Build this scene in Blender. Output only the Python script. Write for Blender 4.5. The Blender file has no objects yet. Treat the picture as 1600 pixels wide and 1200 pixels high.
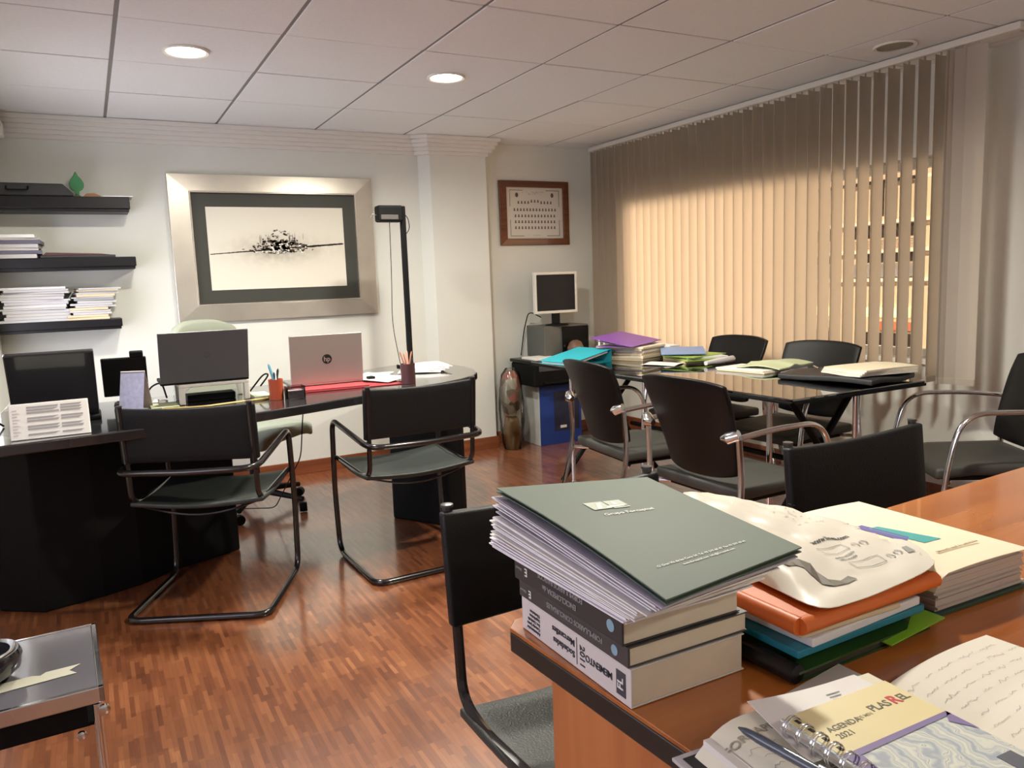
import bpy, bmesh, math, random
from mathutils import Vector, Matrix, Euler
random.seed(7)
PI = math.pi
sc = bpy.context.scene
COL = sc.collection
# ---------------------------------------------------------------- materials
MATS = {}
def mat(name, col=(.8,.8,.8), rough=.5, metal=0., coat=0., coat_r=.1, spec=.5, emit=None, es=0., trans=0., noise=None, alpha=1., bump=None):
    if name in MATS: return MATS[name]
    m = bpy.data.materials.new(name); m.use_nodes = True
    nt = m.node_tree; b = nt.nodes['Principled BSDF']
    b.inputs['Base Color'].default_value = (*col, 1)
    b.inputs['Roughness'].default_value = rough
    b.inputs['Metallic'].default_value = metal
    b.inputs['Coat Weight'].default_value = coat
    b.inputs['Coat Roughness'].default_value = coat_r
    b.inputs['Specular IOR Level'].default_value = spec
    b.inputs['Transmission Weight'].default_value = trans
    b.inputs['Alpha'].default_value = alpha
    if emit:
        b.inputs['Emission Color'].default_value = (*emit, 1); b.inputs['Emission Strength'].default_value = es
    tc = nt.nodes.new('ShaderNodeTexCoord')
    if noise:                       # (scale, amount): gentle colour variation of the stuff itself
        n = nt.nodes.new('ShaderNodeTexNoise'); n.inputs['Scale'].default_value = noise[0]; n.inputs['Detail'].default_value = 4
        mx = nt.nodes.new('ShaderNodeMix'); mx.data_type = 'RGBA'
        k = noise[1]
        mx.inputs[6].default_value = (*[max(0, c*(1-k)) for c in col], 1); mx.inputs[7].default_value = (*[min(1, c*(1+k)) for c in col], 1)
        nt.links.new(tc.outputs['Object'], n.inputs['Vector']); nt.links.new(n.outputs['Fac'], mx.inputs[0])
        nt.links.new(mx.outputs[2], b.inputs['Base Color'])
    if bump:                        # (scale, strength)
        n = nt.nodes.new('ShaderNodeTexNoise'); n.inputs['Scale'].default_value = bump[0]; n.inputs['Detail'].default_value = 3
        bp = nt.nodes.new('ShaderNodeBump'); bp.inputs['Strength'].default_value = bump[1]; bp.inputs['Distance'].default_value = .002
        nt.links.new(tc.outputs['Object'], n.inputs['Vector']); nt.links.new(n.outputs['Fac'], bp.inputs['Height']); nt.links.new(bp.outputs[0], b.inputs['Normal'])
    MATS[name] = m
    return m
def N(nt, t, **k):
    n = nt.nodes.new(t)
    for a, v in k.items(): setattr(n, a, v)
    return n
def math_node(nt, op, a, b=None):
    n = N(nt, 'ShaderNodeMath', operation=op)
    for i, v in enumerate((a, b)):
        if v is None: continue
        if isinstance(v, (int, float)): n.inputs[i].default_value = v
        else: nt.links.new(v, n.inputs[i])
    return n.outputs[0]
def parquet():
    m = bpy.data.materials.new('parquet'); m.use_nodes = True; nt = m.node_tree; b = nt.nodes['Principled BSDF']
    tc = N(nt, 'ShaderNodeTexCoord'); sp = N(nt, 'ShaderNodeSeparateXYZ'); nt.links.new(tc.outputs['Object'], sp.inputs[0])
    X, Y = sp.outputs[0], sp.outputs[1]
    sx = math_node(nt, 'DIVIDE', X, .0135); cx = math_node(nt, 'FLOOR', sx)
    w1 = N(nt, 'ShaderNodeTexWhiteNoise', noise_dimensions='1D'); nt.links.new(cx, w1.inputs['W'])
    sy = math_node(nt, 'ADD', math_node(nt, 'DIVIDE', Y, .13), math_node(nt, 'MULTIPLY', w1.outputs['Value'], 7.)); cy = math_node(nt, 'FLOOR', sy)
    cb = N(nt, 'ShaderNodeCombineXYZ'); nt.links.new(cx, cb.inputs[0]); nt.links.new(cy, cb.inputs[1])
    w2 = N(nt, 'ShaderNodeTexWhiteNoise', noise_dimensions='2D'); nt.links.new(cb.outputs[0], w2.inputs['Vector'])
    # blocks of neighbouring strips that share a tone
    bx = math_node(nt, 'FLOOR', math_node(nt, 'DIVIDE', X, .108)); 
    wb = N(nt, 'ShaderNodeTexWhiteNoise', noise_dimensions='1D'); nt.links.new(bx, wb.inputs['W'])
    by = math_node(nt, 'FLOOR', math_node(nt, 'ADD', math_node(nt, 'DIVIDE', Y, .13), math_node(nt, 'MULTIPLY', wb.outputs['Value'], 5.)))
    cb2 = N(nt, 'ShaderNodeCombineXYZ'); nt.links.new(bx, cb2.inputs[0]); nt.links.new(by, cb2.inputs[1])
    w3 = N(nt, 'ShaderNodeTexWhiteNoise', noise_dimensions='2D'); nt.links.new(cb2.outputs[0], w3.inputs['Vector'])
    gr = N(nt, 'ShaderNodeTexNoise'); gr.inputs['Scale'].default_value = 1.; gr.inputs['Detail'].default_value = 5
    mp = N(nt, 'ShaderNodeMapping'); mp.inputs['Scale'].default_value = (260, 14, 1); nt.links.new(tc.outputs['Object'], mp.inputs[0]); nt.links.new(mp.outputs[0], gr.inputs['Vector'])
    v = math_node(nt, 'ADD', math_node(nt, 'MULTIPLY', w2.outputs['Value'], .50), math_node(nt, 'MULTIPLY', w3.outputs['Value'], .20))
    v = math_node(nt, 'ADD', v, math_node(nt, 'MULTIPLY', gr.outputs['Fac'], .3))
    cr = N(nt, 'ShaderNodeValToRGB'); nt.links.new(v, cr.inputs[0])
    e = cr.color_ramp.elements; e[0].position = .12; e[0].color = (.12, .035, .015, 1); e[1].position = .97; e[1].color = (.56, .25, .11, 1)
    for p, c in ((.33, (.18, .056, .022)), (.58, (.245, .083, .032)), (.78, (.30, .108, .042)), (.86, (.40, .16, .066))):
        k = e.new(p); k.color = (*c, 1)
    # dark joints between strips
    fx = math_node(nt, 'FRACT', sx); j = math_node(nt, 'LESS_THAN', fx, .06)
    fy = math_node(nt, 'FRACT', sy); j2 = math_node(nt, 'LESS_THAN', fy, .012)
    jj = math_node(nt, 'MULTIPLY', math_node(nt, 'MAXIMUM', j, j2), .28)
    mx = N(nt, 'ShaderNodeMix', data_type='RGBA'); nt.links.new(jj, mx.inputs[0]); nt.links.new(cr.outputs[0], mx.inputs[6]); mx.inputs[7].default_value = (.03, .01, .006, 1)
    nt.links.new(mx.outputs[2], b.inputs['Base Color'])
    b.inputs['Roughness'].default_value = .34; b.inputs['Coat Weight'].default_value = 1.; b.inputs['Coat Roughness'].default_value = .14; b.inputs['Coat IOR'].default_value = 1.8
    b.inputs['Specular IOR Level'].default_value = .5
    return m
def wood(name, c1, c2, scale, rough=.3, coat=.5, axis=0):
    m = bpy.data.materials.new(name); m.use_nodes = True; nt = m.node_tree; b = nt.nodes['Principled BSDF']
    tc = N(nt, 'ShaderNodeTexCoord'); mp = N(nt, 'ShaderNodeMapping'); nt.links.new(tc.outputs['Object'], mp.inputs[0])
    s = [scale]*3; s[axis] = scale*.06; mp.inputs['Scale'].default_value = s
    n = N(nt, 'ShaderNodeTexNoise'); n.inputs['Scale'].default_value = 1; n.inputs['Detail'].default_value = 6; n.inputs['Distortion'].default_value = .6; nt.links.new(mp.outputs[0], n.inputs['Vector'])
    cr = N(nt, 'ShaderNodeValToRGB'); nt.links.new(n.outputs['Fac'], cr.inputs[0])
    cr.color_ramp.elements[0].position = .34; cr.color_ramp.elements[0].color = (*c1, 1); cr.color_ramp.elements[1].position = .66; cr.color_ramp.elements[1].color = (*c2, 1)
    nt.links.new(cr.outputs[0], b.inputs['Base Color']); b.inputs['Roughness'].default_value = rough; b.inputs['Coat Weight'].default_value = coat; b.inputs['Coat Roughness'].default_value = .06
    return m
def glassy(name, tint, ior=1.5, rough=.0, boost=0.):
    m = bpy.data.materials.new(name); m.use_nodes = True; nt = m.node_tree
    for n in list(nt.nodes): nt.nodes.remove(n)
    o = N(nt, 'ShaderNodeOutputMaterial'); t = N(nt, 'ShaderNodeBsdfTransparent'); t.inputs[0].default_value = (*tint, 1)
    g = N(nt, 'ShaderNodeBsdfGlossy'); g.inputs['Roughness'].default_value = rough
    f = N(nt, 'ShaderNodeFresnel'); f.inputs[0].default_value = ior
    mx = N(nt, 'ShaderNodeMixShader'); nt.links.new(math_node(nt, 'ADD', f.outputs[0], boost), mx.inputs[0]); nt.links.new(t.outputs[0], mx.inputs[1]); nt.links.new(g.outputs[0], mx.inputs[2]); nt.links.new(mx.outputs[0], o.inputs[0])
    return m
def translucent(name, col, k, rough=.8):
    m = bpy.data.materials.new(name); m.use_nodes = True; nt = m.node_tree; b = nt.nodes['Principled BSDF']
    b.inputs['Base Color'].default_value = (*col, 1); b.inputs['Roughness'].default_value = rough
    t = N(nt, 'ShaderNodeBsdfTranslucent'); t.inputs[0].default_value = (*col, 1)
    mx = N(nt, 'ShaderNodeMixShader'); mx.inputs[0].default_value = k
    nt.links.new(b.outputs[0], mx.inputs[1]); nt.links.new(t.outputs[0], mx.inputs[2]); nt.links.new(mx.outputs[0], nt.nodes['Material Output'].inputs[0])
    return m
def swirls(name, base, ink, scale):
    m = bpy.data.materials.new(name); m.use_nodes = True; nt = m.node_tree; b = nt.nodes['Principled BSDF']
    tc = N(nt, 'ShaderNodeTexCoord'); w = N(nt, 'ShaderNodeTexWave'); w.inputs['Scale'].default_value = scale; w.inputs['Distortion'].default_value = 13; w.inputs['Detail'].default_value = 3; w.inputs['Detail Scale'].default_value = 1.6
    nt.links.new(tc.outputs['Object'], w.inputs['Vector'])
    cr = N(nt, 'ShaderNodeValToRGB'); nt.links.new(w.outputs['Fac'], cr.inputs[0])
    e = cr.color_ramp.elements; e[0].position = 0; e[0].color = (.42, .48, .54, 1); e[1].position = 1; e[1].color = (*base, 1)
    for p_, c_ in ((.22, (.62, .67, .64)), (.42, base), (.485, (.5, .52, .5)), (.5, ink), (.515, (.5, .52, .5)), (.58, base), (.8, (.50, .55, .60))):
        k = e.new(p_); k.color = (*c_, 1)
    nt.links.new(cr.outputs[0], b.inputs['Base Color']); b.inputs['Roughness'].default_value = .35
    return m
M_FLOOR = parquet()
M_WALL = mat('wall_paint', (.70, .71, .665), .75, noise=(3, .03), bump=(140, .25))
M_CEIL = mat('ceiling_tile', (.79, .80, .815), .95, noise=(60, .05), bump=(220, .5))
M_CEILG = mat('ceiling_gap', (.25, .235, .22), .9)
M_BASEB = wood('baseboard_wood', (.16, .045, .018), (.26, .08, .03), 30, .35, .4)
M_BLACK = mat('black_lacquer', (.005, .005, .006), .35, coat=.2, coat_r=.15, spec=.3)
M_BLKTOP = mat('black_gloss', (.018, .018, .02), .16, coat=.8, coat_r=.05)
M_BLKMAT = mat('black_matte', (.0035, .0035, .004), .6, spec=.18)
M_SHELF = mat('shelf_black', (.006, .0055, .0075), .38, spec=.35)
M_TUBE = mat('black_tube', (.012, .010, .011), .22, coat=.6, coat_r=.08)
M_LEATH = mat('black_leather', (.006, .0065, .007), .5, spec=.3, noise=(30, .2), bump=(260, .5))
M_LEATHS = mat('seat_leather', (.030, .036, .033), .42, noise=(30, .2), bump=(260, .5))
M_SHELL = mat('chair_shell', (.004, .0035, .0035), .42, spec=.3, bump=(300, .2))
M_SEATF = mat('chair_seat', (.045, .045, .04), .55, bump=(300, .3))
M_CHROME = mat('chrome', (.73, .74, .76), .14, metal=1)
M_STEEL = mat('dull_steel', (.5, .5, .5), .3, metal=1)
M_WHITE = mat('white_paper', (.82, .80, .77), .7)
M_WHITE2 = mat('cool_paper', (.72, .70, .74), .7)
M_GREYP = mat('grey_paper', (.5, .48, .47), .7)
M_CREAM = mat('cream_card', (.80, .72, .54), .55)
M_PAGES = mat('book_pages', (.70, .62, .50), .8, noise=(40, .06))
M_TANP = mat('tan_paper', (.62, .50, .33), .7)
M_PLAST = mat('white_plastic', (.80, .79, .74), .4)
M_BEIGE = mat('stand_plastic', (.76, .73, .66), .5)
M_INK = mat('dark_ink', (.03, .03, .035), .6)
M_GINK = mat('grey_ink', (.30, .30, .30), .7)
M_WINK = mat('white_ink', (.85, .87, .83), .6)
M_DESKW = wood('desk_wood', (.31, .088, .016), (.46, .150, .032), 14, .22, .7)
M_DESKP = wood('desk_panel', (.40, .13, .04), (.55, .20, .065), 16, .4, .2, axis=2)
M_EDGE = mat('desk_edge', (.018, .014, .012), .4)
M_VANE = translucent('vane_fabric', (.64, .58, .50), .45)
# ---------------------------------------------------------------- mesh helpers
class MB:
    def __init__(s): s.bm = bmesh.new()
    def box(s, x0, x1, y0, y1, z0, z1, T=None):
        v = [s.bm.verts.new((x, y, z)) for z in (z0, z1) for y in (y0, y1) for x in (x0, x1)]
        for f in ((0,2,3,1), (4,5,7,6), (0,1,5,4), (2,6,7,3), (0,4,6,2), (1,3,7,5)): s.bm.faces.new([v[i] for i in f])
        if T is not None:
            for a in v: a.co = T @ a.co
        return s
    def prism(s, pts, z0, z1, T=None):
        a = [s.bm.verts.new((x, y, z0)) for x, y in pts]; b = [s.bm.verts.new((x, y, z1)) for x, y in pts]
        n = len(pts); s.bm.faces.new(a[::-1]); s.bm.faces.new(b)
        for i in range(n): s.bm.faces.new((a[i], a[(i+1) % n], b[(i+1) % n], b[i]))
        if T is not None:
            for v in a+b: v.co = T @ v.co
        return s
    def tube(s, pts, r, seg=8, closed=False, ry=None):
        P = [Vector(p) for p in pts]; n = len(P)
        R = r if isinstance(r, (list, tuple)) else [r]*n
        rings = []; up = None
        for i in range(n):
            if closed: d = (P[(i+1) % n]-P[i-1]).normalized()
            else: d = (P[min(i+1, n-1)]-P[max(i-1, 0)]).normalized()
            if up is None:
                up = Vector((0, 0, 1)) if abs(d.z) < .9 else Vector((1, 0, 0))
            up = (up-d*up.dot(d)).normalized(); sd = d.cross(up)
            k = ry if ry else 1.
            rings.append([s.bm.verts.new(P[i]+(up*math.sin(t)*k+sd*math.cos(t))*R[i]) for t in [2*PI*j/seg for j in range(seg)]])
        for i in range(n if closed else n-1):
            A, B = rings[i], rings[(i+1) % n]
            for j in range(seg): s.bm.faces.new((A[j], A[(j+1) % seg], B[(j+1) % seg], B[j]))
        if not closed: s.bm.faces.new(rings[0][::-1]); s.bm.faces.new(rings[-1])
        return s
    def lathe(s, prof, seg=24, c=(0, 0, 0), T=None):
        rings = []
        allv = []
        for r, z in prof:
            if r < 1e-6: v = [s.bm.verts.new((c[0], c[1], c[2]+z))]
            else: v = [s.bm.verts.new((c[0]+r*math.cos(2*PI*j/seg), c[1]+r*math.sin(2*PI*j/seg), c[2]+z)) for j in range(seg)]
            rings.append(v); allv += v
        for A, B in zip(rings, rings[1:]):
            for j in range(seg):
                k = (j+1) % seg
                if len(A) == 1 and len(B) == 1: continue
                if len(A) == 1: s.bm.faces.new((A[0], B[j], B[k]))
                elif len(B) == 1: s.bm.faces.new((A[j], A[k], B[0]))
                else: s.bm.faces.new((A[j], A[k], B[k], B[j]))
        if T is not None:
            for v in allv: v.co = T @ v.co
        return s
    def sheet(s, f, nu, nv, th):
        """closed slab following f(u,v) -> Vector (top), thickness th downward"""
        a = [[s.bm.verts.new(f(i/nu, j/nv)) for j in range(nv+1)] for i in range(nu+1)]
        b = [[s.bm.verts.new(f(i/nu, j/nv)-Vector((0, 0, th))) for j in range(nv+1)] for i in range(nu+1)]
        return s._skin(a, b, nu, nv)
    def shell(s, f, nu, nv, off):
        """slab between f(u,v) and f(u,v)+off(u,v)"""
        a = [[s.bm.verts.new(f(i/nu, j/nv)) for j in range(nv+1)] for i in range(nu+1)]
        b = [[s.bm.verts.new(f(i/nu, j/nv)+Vector(off)) for j in range(nv+1)] for i in range(nu+1)]
        return s._skin(a, b, nu, nv)
    def _skin(s, a, b, nu, nv):
        F = s.bm.faces.new
        for i in range(nu):
            for j in range(nv):
                F((a[i][j], a[i+1][j], a[i+1][j+1], a[i][j+1])); F((b[i][j], b[i][j+1], b[i+1][j+1], b[i+1][j]))
        for i in range(nu):
            F((a[i][0], b[i][0], b[i+1][0], a[i+1][0])); F((a[i][nv], a[i+1][nv], b[i+1][nv], b[i][nv]))
        for j in range(nv):
            F((a[0][j], a[0][j+1], b[0][j+1], b[0][j])); F((a[nu][j], b[nu][j], b[nu][j+1], a[nu][j+1]))
        return s
    def quad(s, *p):
        s.bm.faces.new([s.bm.verts.new(q) for q in p]); return s
    def build(s, name, m, parent=None, bevel=0., smooth=False, seg=2, fix=True):
        if fix: bmesh.ops.recalc_face_normals(s.bm, faces=s.bm.faces)
        me = bpy.data.meshes.new(name); s.bm.to_mesh(me); s.bm.free()
        me.materials.append(m)
        o = bpy.data.objects.new(name, me); COL.objects.link(o)
        if parent: o.parent = parent
        if bevel:
            md = o.modifiers.new('Bevel', 'BEVEL'); md.width = bevel; md.segments = seg; md.limit_method = 'ANGLE'; md.angle_limit = .6
        if smooth:
            for p in me.polygons: p.use_smooth = True
            if not bevel:
                try: me.set_sharp_from_angle(angle=math.radians(40))
                except Exception: pass
        return o
def box(name, m, parent, x0, x1, y0, y1, z0, z1, bevel=0., T=None): return MB().box(x0, x1, y0, y1, z0, z1, T).build(name, m, parent, bevel)
def fillet(pts, r, n=6, closed=False):
    P = [Vector(p) for p in pts]; out = []; L = len(P)
    for i, p in enumerate(P):
        if not closed and i in (0, L-1): out.append(p); continue
        a, b = P[i-1], P[(i+1) % L]; rr = r[i] if isinstance(r, (list, tuple)) else r
        d1 = (a-p); d2 = (b-p); k = min(rr, d1.length*.49, d2.length*.49)
        s, e = p+d1.normalized()*k, p+d2.normalized()*k
        for j in range(n+1):
            t = j/n; out.append(s*(1-t)**2+p*2*t*(1-t)+e*t*t)
    return out
def tag(o, label, cat, group=None, kind=None):
    o['label'] = label; o['category'] = cat
    if group: o['group'] = group
    if kind: o['kind'] = kind
    return o
def thing(name, label, cat, loc=(0, 0, 0), rz=0., group=None):
    o = bpy.data.objects.new(name, None); COL.objects.link(o); o.location = loc; o.rotation_euler = (0, 0, rz); o.empty_display_size = .1
    return tag(o, label, cat, group)
def struct(o): o['kind'] = 'structure'; return o
def copy_tree(o, parent=None):
    c = o.copy(); COL.objects.link(c)
    if parent: c.parent = parent
    for ch in list(o.children): copy_tree(ch, c)
    return c
def text(name, s, size, m, parent, T, ext=.0003, align='LEFT', fn=None, spacing=1.):
    cu = bpy.data.curves.new(name, 'FONT'); cu.body = s; cu.size = size; cu.extrude = ext; cu.align_x = align; cu.align_y = 'CENTER'; cu.space_character = spacing; cu.resolution_u = 3; cu.offset = size*.016
    t = bpy.data.objects.new(name+'_tmp', cu); COL.objects.link(t)
    dg = bpy.context.evaluated_depsgraph_get(); me = bpy.data.meshes.new_from_object(t.evaluated_get(dg)); bpy.data.objects.remove(t); bpy.data.curves.remove(cu)
    me.name = name; me.transform(T)
    if fn:
        for v in me.vertices: v.co = fn(v.co)
    me.materials.clear(); me.materials.append(m)
    o = bpy.data.objects.new(name, me); COL.objects.link(o)
    if parent: o.parent = parent
    return o
def frame(o, x, y):          # matrix with x axis, y axis, normal and origin
    x = Vector(x).normalized(); z = x.cross(Vector(y)).normalized(); y = z.cross(x)
    return Matrix(((x.x, y.x, z.x, o[0]), (x.y, y.y, z.y, o[1]), (x.z, y.z, z.z, o[2]), (0, 0, 0, 1)))
RZ = lambda a: Matrix.Rotation(a, 4, 'Z')
TR = lambda x, y, z: Matrix.Translation((x, y, z))
# ================================================================ SETTING
CH = 2.235; BW = 5.22; WX = 3.86; RW = 5.30; LX = -.44
struct(box('floor', M_FLOOR, None, -1.6, 4.2, -1.8, 5.6, -.05, 0))
# ceiling of separate tiles in one mesh
c = MB(); 
xs = [.19+.6*k for k in range(-3, 8)]; ys = [3.9+.6*k for k in range(-10, 4)]
for x in xs[:-1]:
    for y in ys[:-1]:
        x0, x1, y0, y1 = x+.008, min(x+.592, 4.1), y+.0045, min(y+.5955, 5.5)
        if x1-x0 > .02 and y1-y0 > .02: c.box(x0, x1, y0, y1, CH-random.uniform(-.002, .001), CH+.02)
ceil = c.build('ceiling', M_CEIL, None, .002); struct(ceil)
cb = MB().box(-1.6, 4.2, -1.8, 5.6, CH+.004, CH+.06).build('ceiling_grid', M_CEILG, ceil)
struct(box('wall_back', M_WALL, None, -1.6, 2.15, BW, BW+.15, 0, CH+.01))
w = MB(); w.prism([(2.09, BW+.02), (2.17, 5.15), (2.60, 5.15), (2.60, 5.6), (2.09, 5.6)], 0, CH+.01); struct(w.build('wall_pilaster', M_WALL, None))
struct(box('wall_recess', M_WALL, None, 2.58, 4.1, RW, RW+.15, 0, CH+.01))
w = MB(); w.box(LX-.12, LX, 4.72, BW+.05, 0, CH+.01).box(LX-.12, LX, 3.9, 4.72, 0, .35).box(LX-.12, LX, 3.9, 4.72, 1.5, CH+.01).box(LX-.12, LX, 3.72, 3.9, 0, CH+.01).box(-1.6, LX-.1, 3.72, 3.84, 0, CH+.01)
struct(w.build('wall_left', M_WALL, None)); struct(box('wall_side', M_WALL, None, -1.65, -1.5, -1.8, 5.6, 0, CH+.01)); struct(box('wall_behind', M_WALL, None, -1.6, 4.2, -1.8, -1.65, 0, CH+.01))
WY0, WY1, WZ0, WZ1 = 2.48, 5.14, .74, 1.79
w = MB(); w.box(WX, WX+.2, -1.8, WY0, 0, CH+.01).box(WX, WX+.2, WY1, 5.6, 0, CH+.01).box(WX, WX+.2, WY0, WY1, 0, WZ0).box(WX, WX+.2, WY0, WY1, WZ1, CH+.01)
struct(w.build('wall_right', M_WALL, None))
# crown moulding (stepped), back wall and round the pilaster
cr = MB()
for k in range(5):
    d = .085-.017*k; z1 = CH-.001-.024*k; z0 = z1-.021
    cr.box(LX, 2.10-d*.4, BW-d, BW+.01, z0-.004, z1)
    cr.prism([(2.09-d*.7, BW+.01), (2.09-d*.7, BW-d), (2.17-d*.6, 5.15-d), (2.60+d, 5.15-d), (2.60+d, 5.32), (2.59, 5.32)], z0-.004, z1)
struct(cr.build('trim_1', mat('moulding', (.72, .70, .66), .7), None, .003))
bb = MB(); bb.box(LX, 2.10, BW-.014, BW, 0, .088); struct(bb.build('baseboard_back', M_BASEB, None, .003))
bb = MB(); bb.prism([(2.075, BW), (2.16, 5.135), (2.614, 5.135), (2.614, 5.31), (2.60, 5.31), (2.60, 5.149), (2.17, 5.149), (2.095, BW)], 0, .088); struct(bb.build('baseboard_pilaster', M_BASEB, None, .002))
struct(box('baseboard_recess', M_BASEB, None, 2.62, WX, RW-.014, RW, 0, .088, .003))
struct(box('baseboard_right', M_BASEB, None, WX-.014, WX, -1.6, RW-.02, 0, .088, .003))
# main window in the right hand wall
M_ALU = mat('window_alu', (.55, .52, .47), .45, metal=.3)
win = struct(MB().box(WX+.10, WX+.15, WY0, WY1, WZ0, WZ0+.045).box(WX+.10, WX+.15, WY0, WY1, WZ1-.045, WZ1).box(WX+.10, WX+.15, WY0, WY0+.045, WZ0, WZ1).box(WX+.10, WX+.15, WY1-.045, WY1, WZ0, WZ1).build('window_1', M_ALU, None, .003))
box('window_pane', glassy('pane_glass', (.95, .96, .95), 1.35), win, WX+.120, WX+.124, WY0+.04, WY1-.04, WZ0+.04, WZ1-.04)
box('window_sill', M_PLAST, win, WX-.02, WX+.10, WY0-.03, WY1+.03, WZ0-.025, WZ0+.001, .003)
# small window beside the desk
w2 = struct(MB().box(LX-.10, LX-.05, 3.9, 4.72, .35, .39).box(LX-.10, LX-.05, 3.9, 4.72, 1.46, 1.5).box(LX-.10, LX-.05, 3.9, 3.94, .35, 1.5).box(LX-.10, LX-.05, 4.68, 4.72, .35, 1.5).build('window_2', M_PLAST, None, .003))
box('window_pane', mat('frosted_lit_pane', (.8, .8, .85), .5, emit=(.85, .86, 1.), es=3.2), w2, LX-.08, LX-.075, 3.93, 4.69, .38, 1.47)
w3 = struct(MB().box(-1.5, -1.47, .2, 2.3, .80, .85).box(-1.5, -1.47, .2, 2.3, 1.95, 2.0).box(-1.5, -1.47, .2, .25, .80, 2.0).box(-1.5, -1.47, 2.25, 2.3, .80, 2.0).box(-1.5, -1.47, 1.23, 1.27, .80, 2.0).build('window_3', M_PLAST, None, .003))
box('window_pane', mat('frosted_lit_pane_large', (.8, .8, .85), .5, emit=(.86, .84, 1.), es=1.9), w3, -1.492, -1.485, .24, 2.26, .84, 1.96)
# ---------------------------------------------------------------- vertical blind
bl = thing('vertical_blind', 'beige fabric vertical blind hanging across the whole window wall', 'blind', (3.55, 3.7, 0))
box('head_track', mat('track_white', (.70, .67, .60), .4), bl, -.022, .022, -1.70, 1.52, CH-.037, CH-.006, .004)
vane = None
for k in range(37):
    yy = 5.16-.08*k-3.7
    ang = 0.
    if k == 36: continue
    if vane is None:
        v = MB()
        def f(u, t): return Vector((-.0445+.089*u, .006*math.sin(PI*u), .675+(2.185-.675)*t))
        v.shell(f, 6, 1, (0, -.0012, 0)); v.box(-.042, .042, -.0035, .0025, .675, .705); v.box(-.006, .006, -.001, .001, 2.184, 2.205)
        vane = v.build('vane', M_VANE, bl, 0, True); o = vane
    else:
        o = vane.copy(); COL.objects.link(o); o.parent = bl
    o.location = (0, yy, 0); o.rotation_euler = (0, 0, random.uniform(-.025, .025))
for yy, a in ((2.285, -.35), (2.262, -.75), (2.235, -1.1), (2.185, -1.50)):
    o = vane.copy(); COL.objects.link(o); o.parent = bl; o.location = (-.01, yy-3.7, 0); o.rotation_euler = (0, 0, a)
# ---------------------------------------------------------------- facade across the street
fa = thing('neighbour_building', 'building front across the street glimpsed through the gaps of the blind', 'building', (11, 8, 0))
box('facade_wall', mat('facade', (.72, .58, .44), .8, noise=(4, .1)), fa, 0, .3, -12, 12, -4, 9)
struct(box('street_ground', mat('asphalt', (.06, .06, .06), .9), None, 4.3, 13, -8, 22, -4.1, -4))
M_FDARK = mat('facade_dark', (.035, .022, .02), .25); M_FLEDGE = mat('facade_ledge', (.92, .86, .78), .6); M_FLOUV = mat('facade_louvre', (.62, .50, .40), .7, noise=(9, .2)); M_FBLUE = mat('facade_blue', (.30, .29, .32), .4, noise=(6, .4))
M_FLIT = mat('facade_lit', (.8, .8, .3), .5, emit=(1., .92, .40), es=.75); M_FRED = mat('facade_red', (.62, .18, .10), .6)
for z in (-.33, 1.0, 1.44, 1.88, 3.1):
    box('ledge', M_FLEDGE, fa, -.14, .01, -11.8, 11.8, z, z+.055, .005)
R0 = random.Random(21)
for k in range(15):
    y0 = -11+1.5*k
    box('window', M_FDARK, fa, -.015, .01, y0, y0+1.2, 1.68, 1.87)
    lo = MB()
    for q in range(6): lo.box(-.05, .005, y0, y0+1.25, 1.50+.028*q, 1.518+.028*q)
    lo.build('louvre', M_FLOUV, fa)
    box('window', M_FDARK, fa, -.015, .01, y0+.1, y0+1.1, 1.30, 1.435)
    box('balcony_panel', M_FBLUE, fa, -.08, .005, y0+.05, y0+1.3, 1.07, 1.28, .004)
    box('shop_sign', M_FLIT, fa, -.07, -.02, y0+R0.uniform(0, .2), y0+R0.uniform(.8, 1.2), .45, .60, .004)
    box('awning', M_FRED if k % 2 else M_FLEDGE, fa, -.09, -.02, y0+.1, y0+.7, .25, .38, .004)
    box('shop_opening', M_FDARK, fa, -.015, .01, y0, y0+1.15, -.26, .20)
    rl = MB()
    for q in range(9): rl.box(-.10, -.09, y0+.15*q, y0+.15*q+.03, 2.0, 2.5)
    rl.box(-.11, -.08, y0, y0+1.4, 2.5, 2.55); rl.build('railing', M_FDARK if k % 3 else M_FLEDGE, fa)
# ================================================================ LIGHTS
M_LENS = mat('lamp_lens', (1, 1, 1), .5, emit=(1., .95, .80), es=14)
M_RIM = mat('lamp_rim', (.8, .78, .72), .4)
def downlight(x, y, label, on=True, r=.078, power=17):
    t = thing('recessed_downlight', label, 'ceiling light', (x, y, CH))
    MB().lathe([(r, -.001), (r+.014, -.001), (r+.016, -.006), (r+.012, -.011), (r, -.008)], 32).build('trim_ring', M_RIM, t, 0, True)
    if on:
        MB().lathe([(0, -.0045), (r*.7, -.005), (r, -.004)], 32).build('lens', M_LENS, t, 0, True)
        L = bpy.data.lights.new('downlight_lamp', 'AREA'); L.shape = 'DISK'; L.size = r*1.9; L.energy = power; L.color = (1., .955, .83); L.spread = math.radians(165)
        o = bpy.data.objects.new('downlight_lamp', L); COL.objects.link(o); o.location = (x, y, CH-.013)
    else:
        MB().lathe([(0, -.002), (r, -.002)], 32).build('lens', mat('lamp_off', (.30, .28, .22), .6), t, 0, True)
    return t
downlight(.463, 3.65, 'round lit downlight above the laptop on the white riser')
downlight(1.654, 3.668, 'round lit downlight above the rounded end of the black desk')
downlight(3.36, 2.46, 'switched off round downlight beside the blind track', False)
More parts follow.
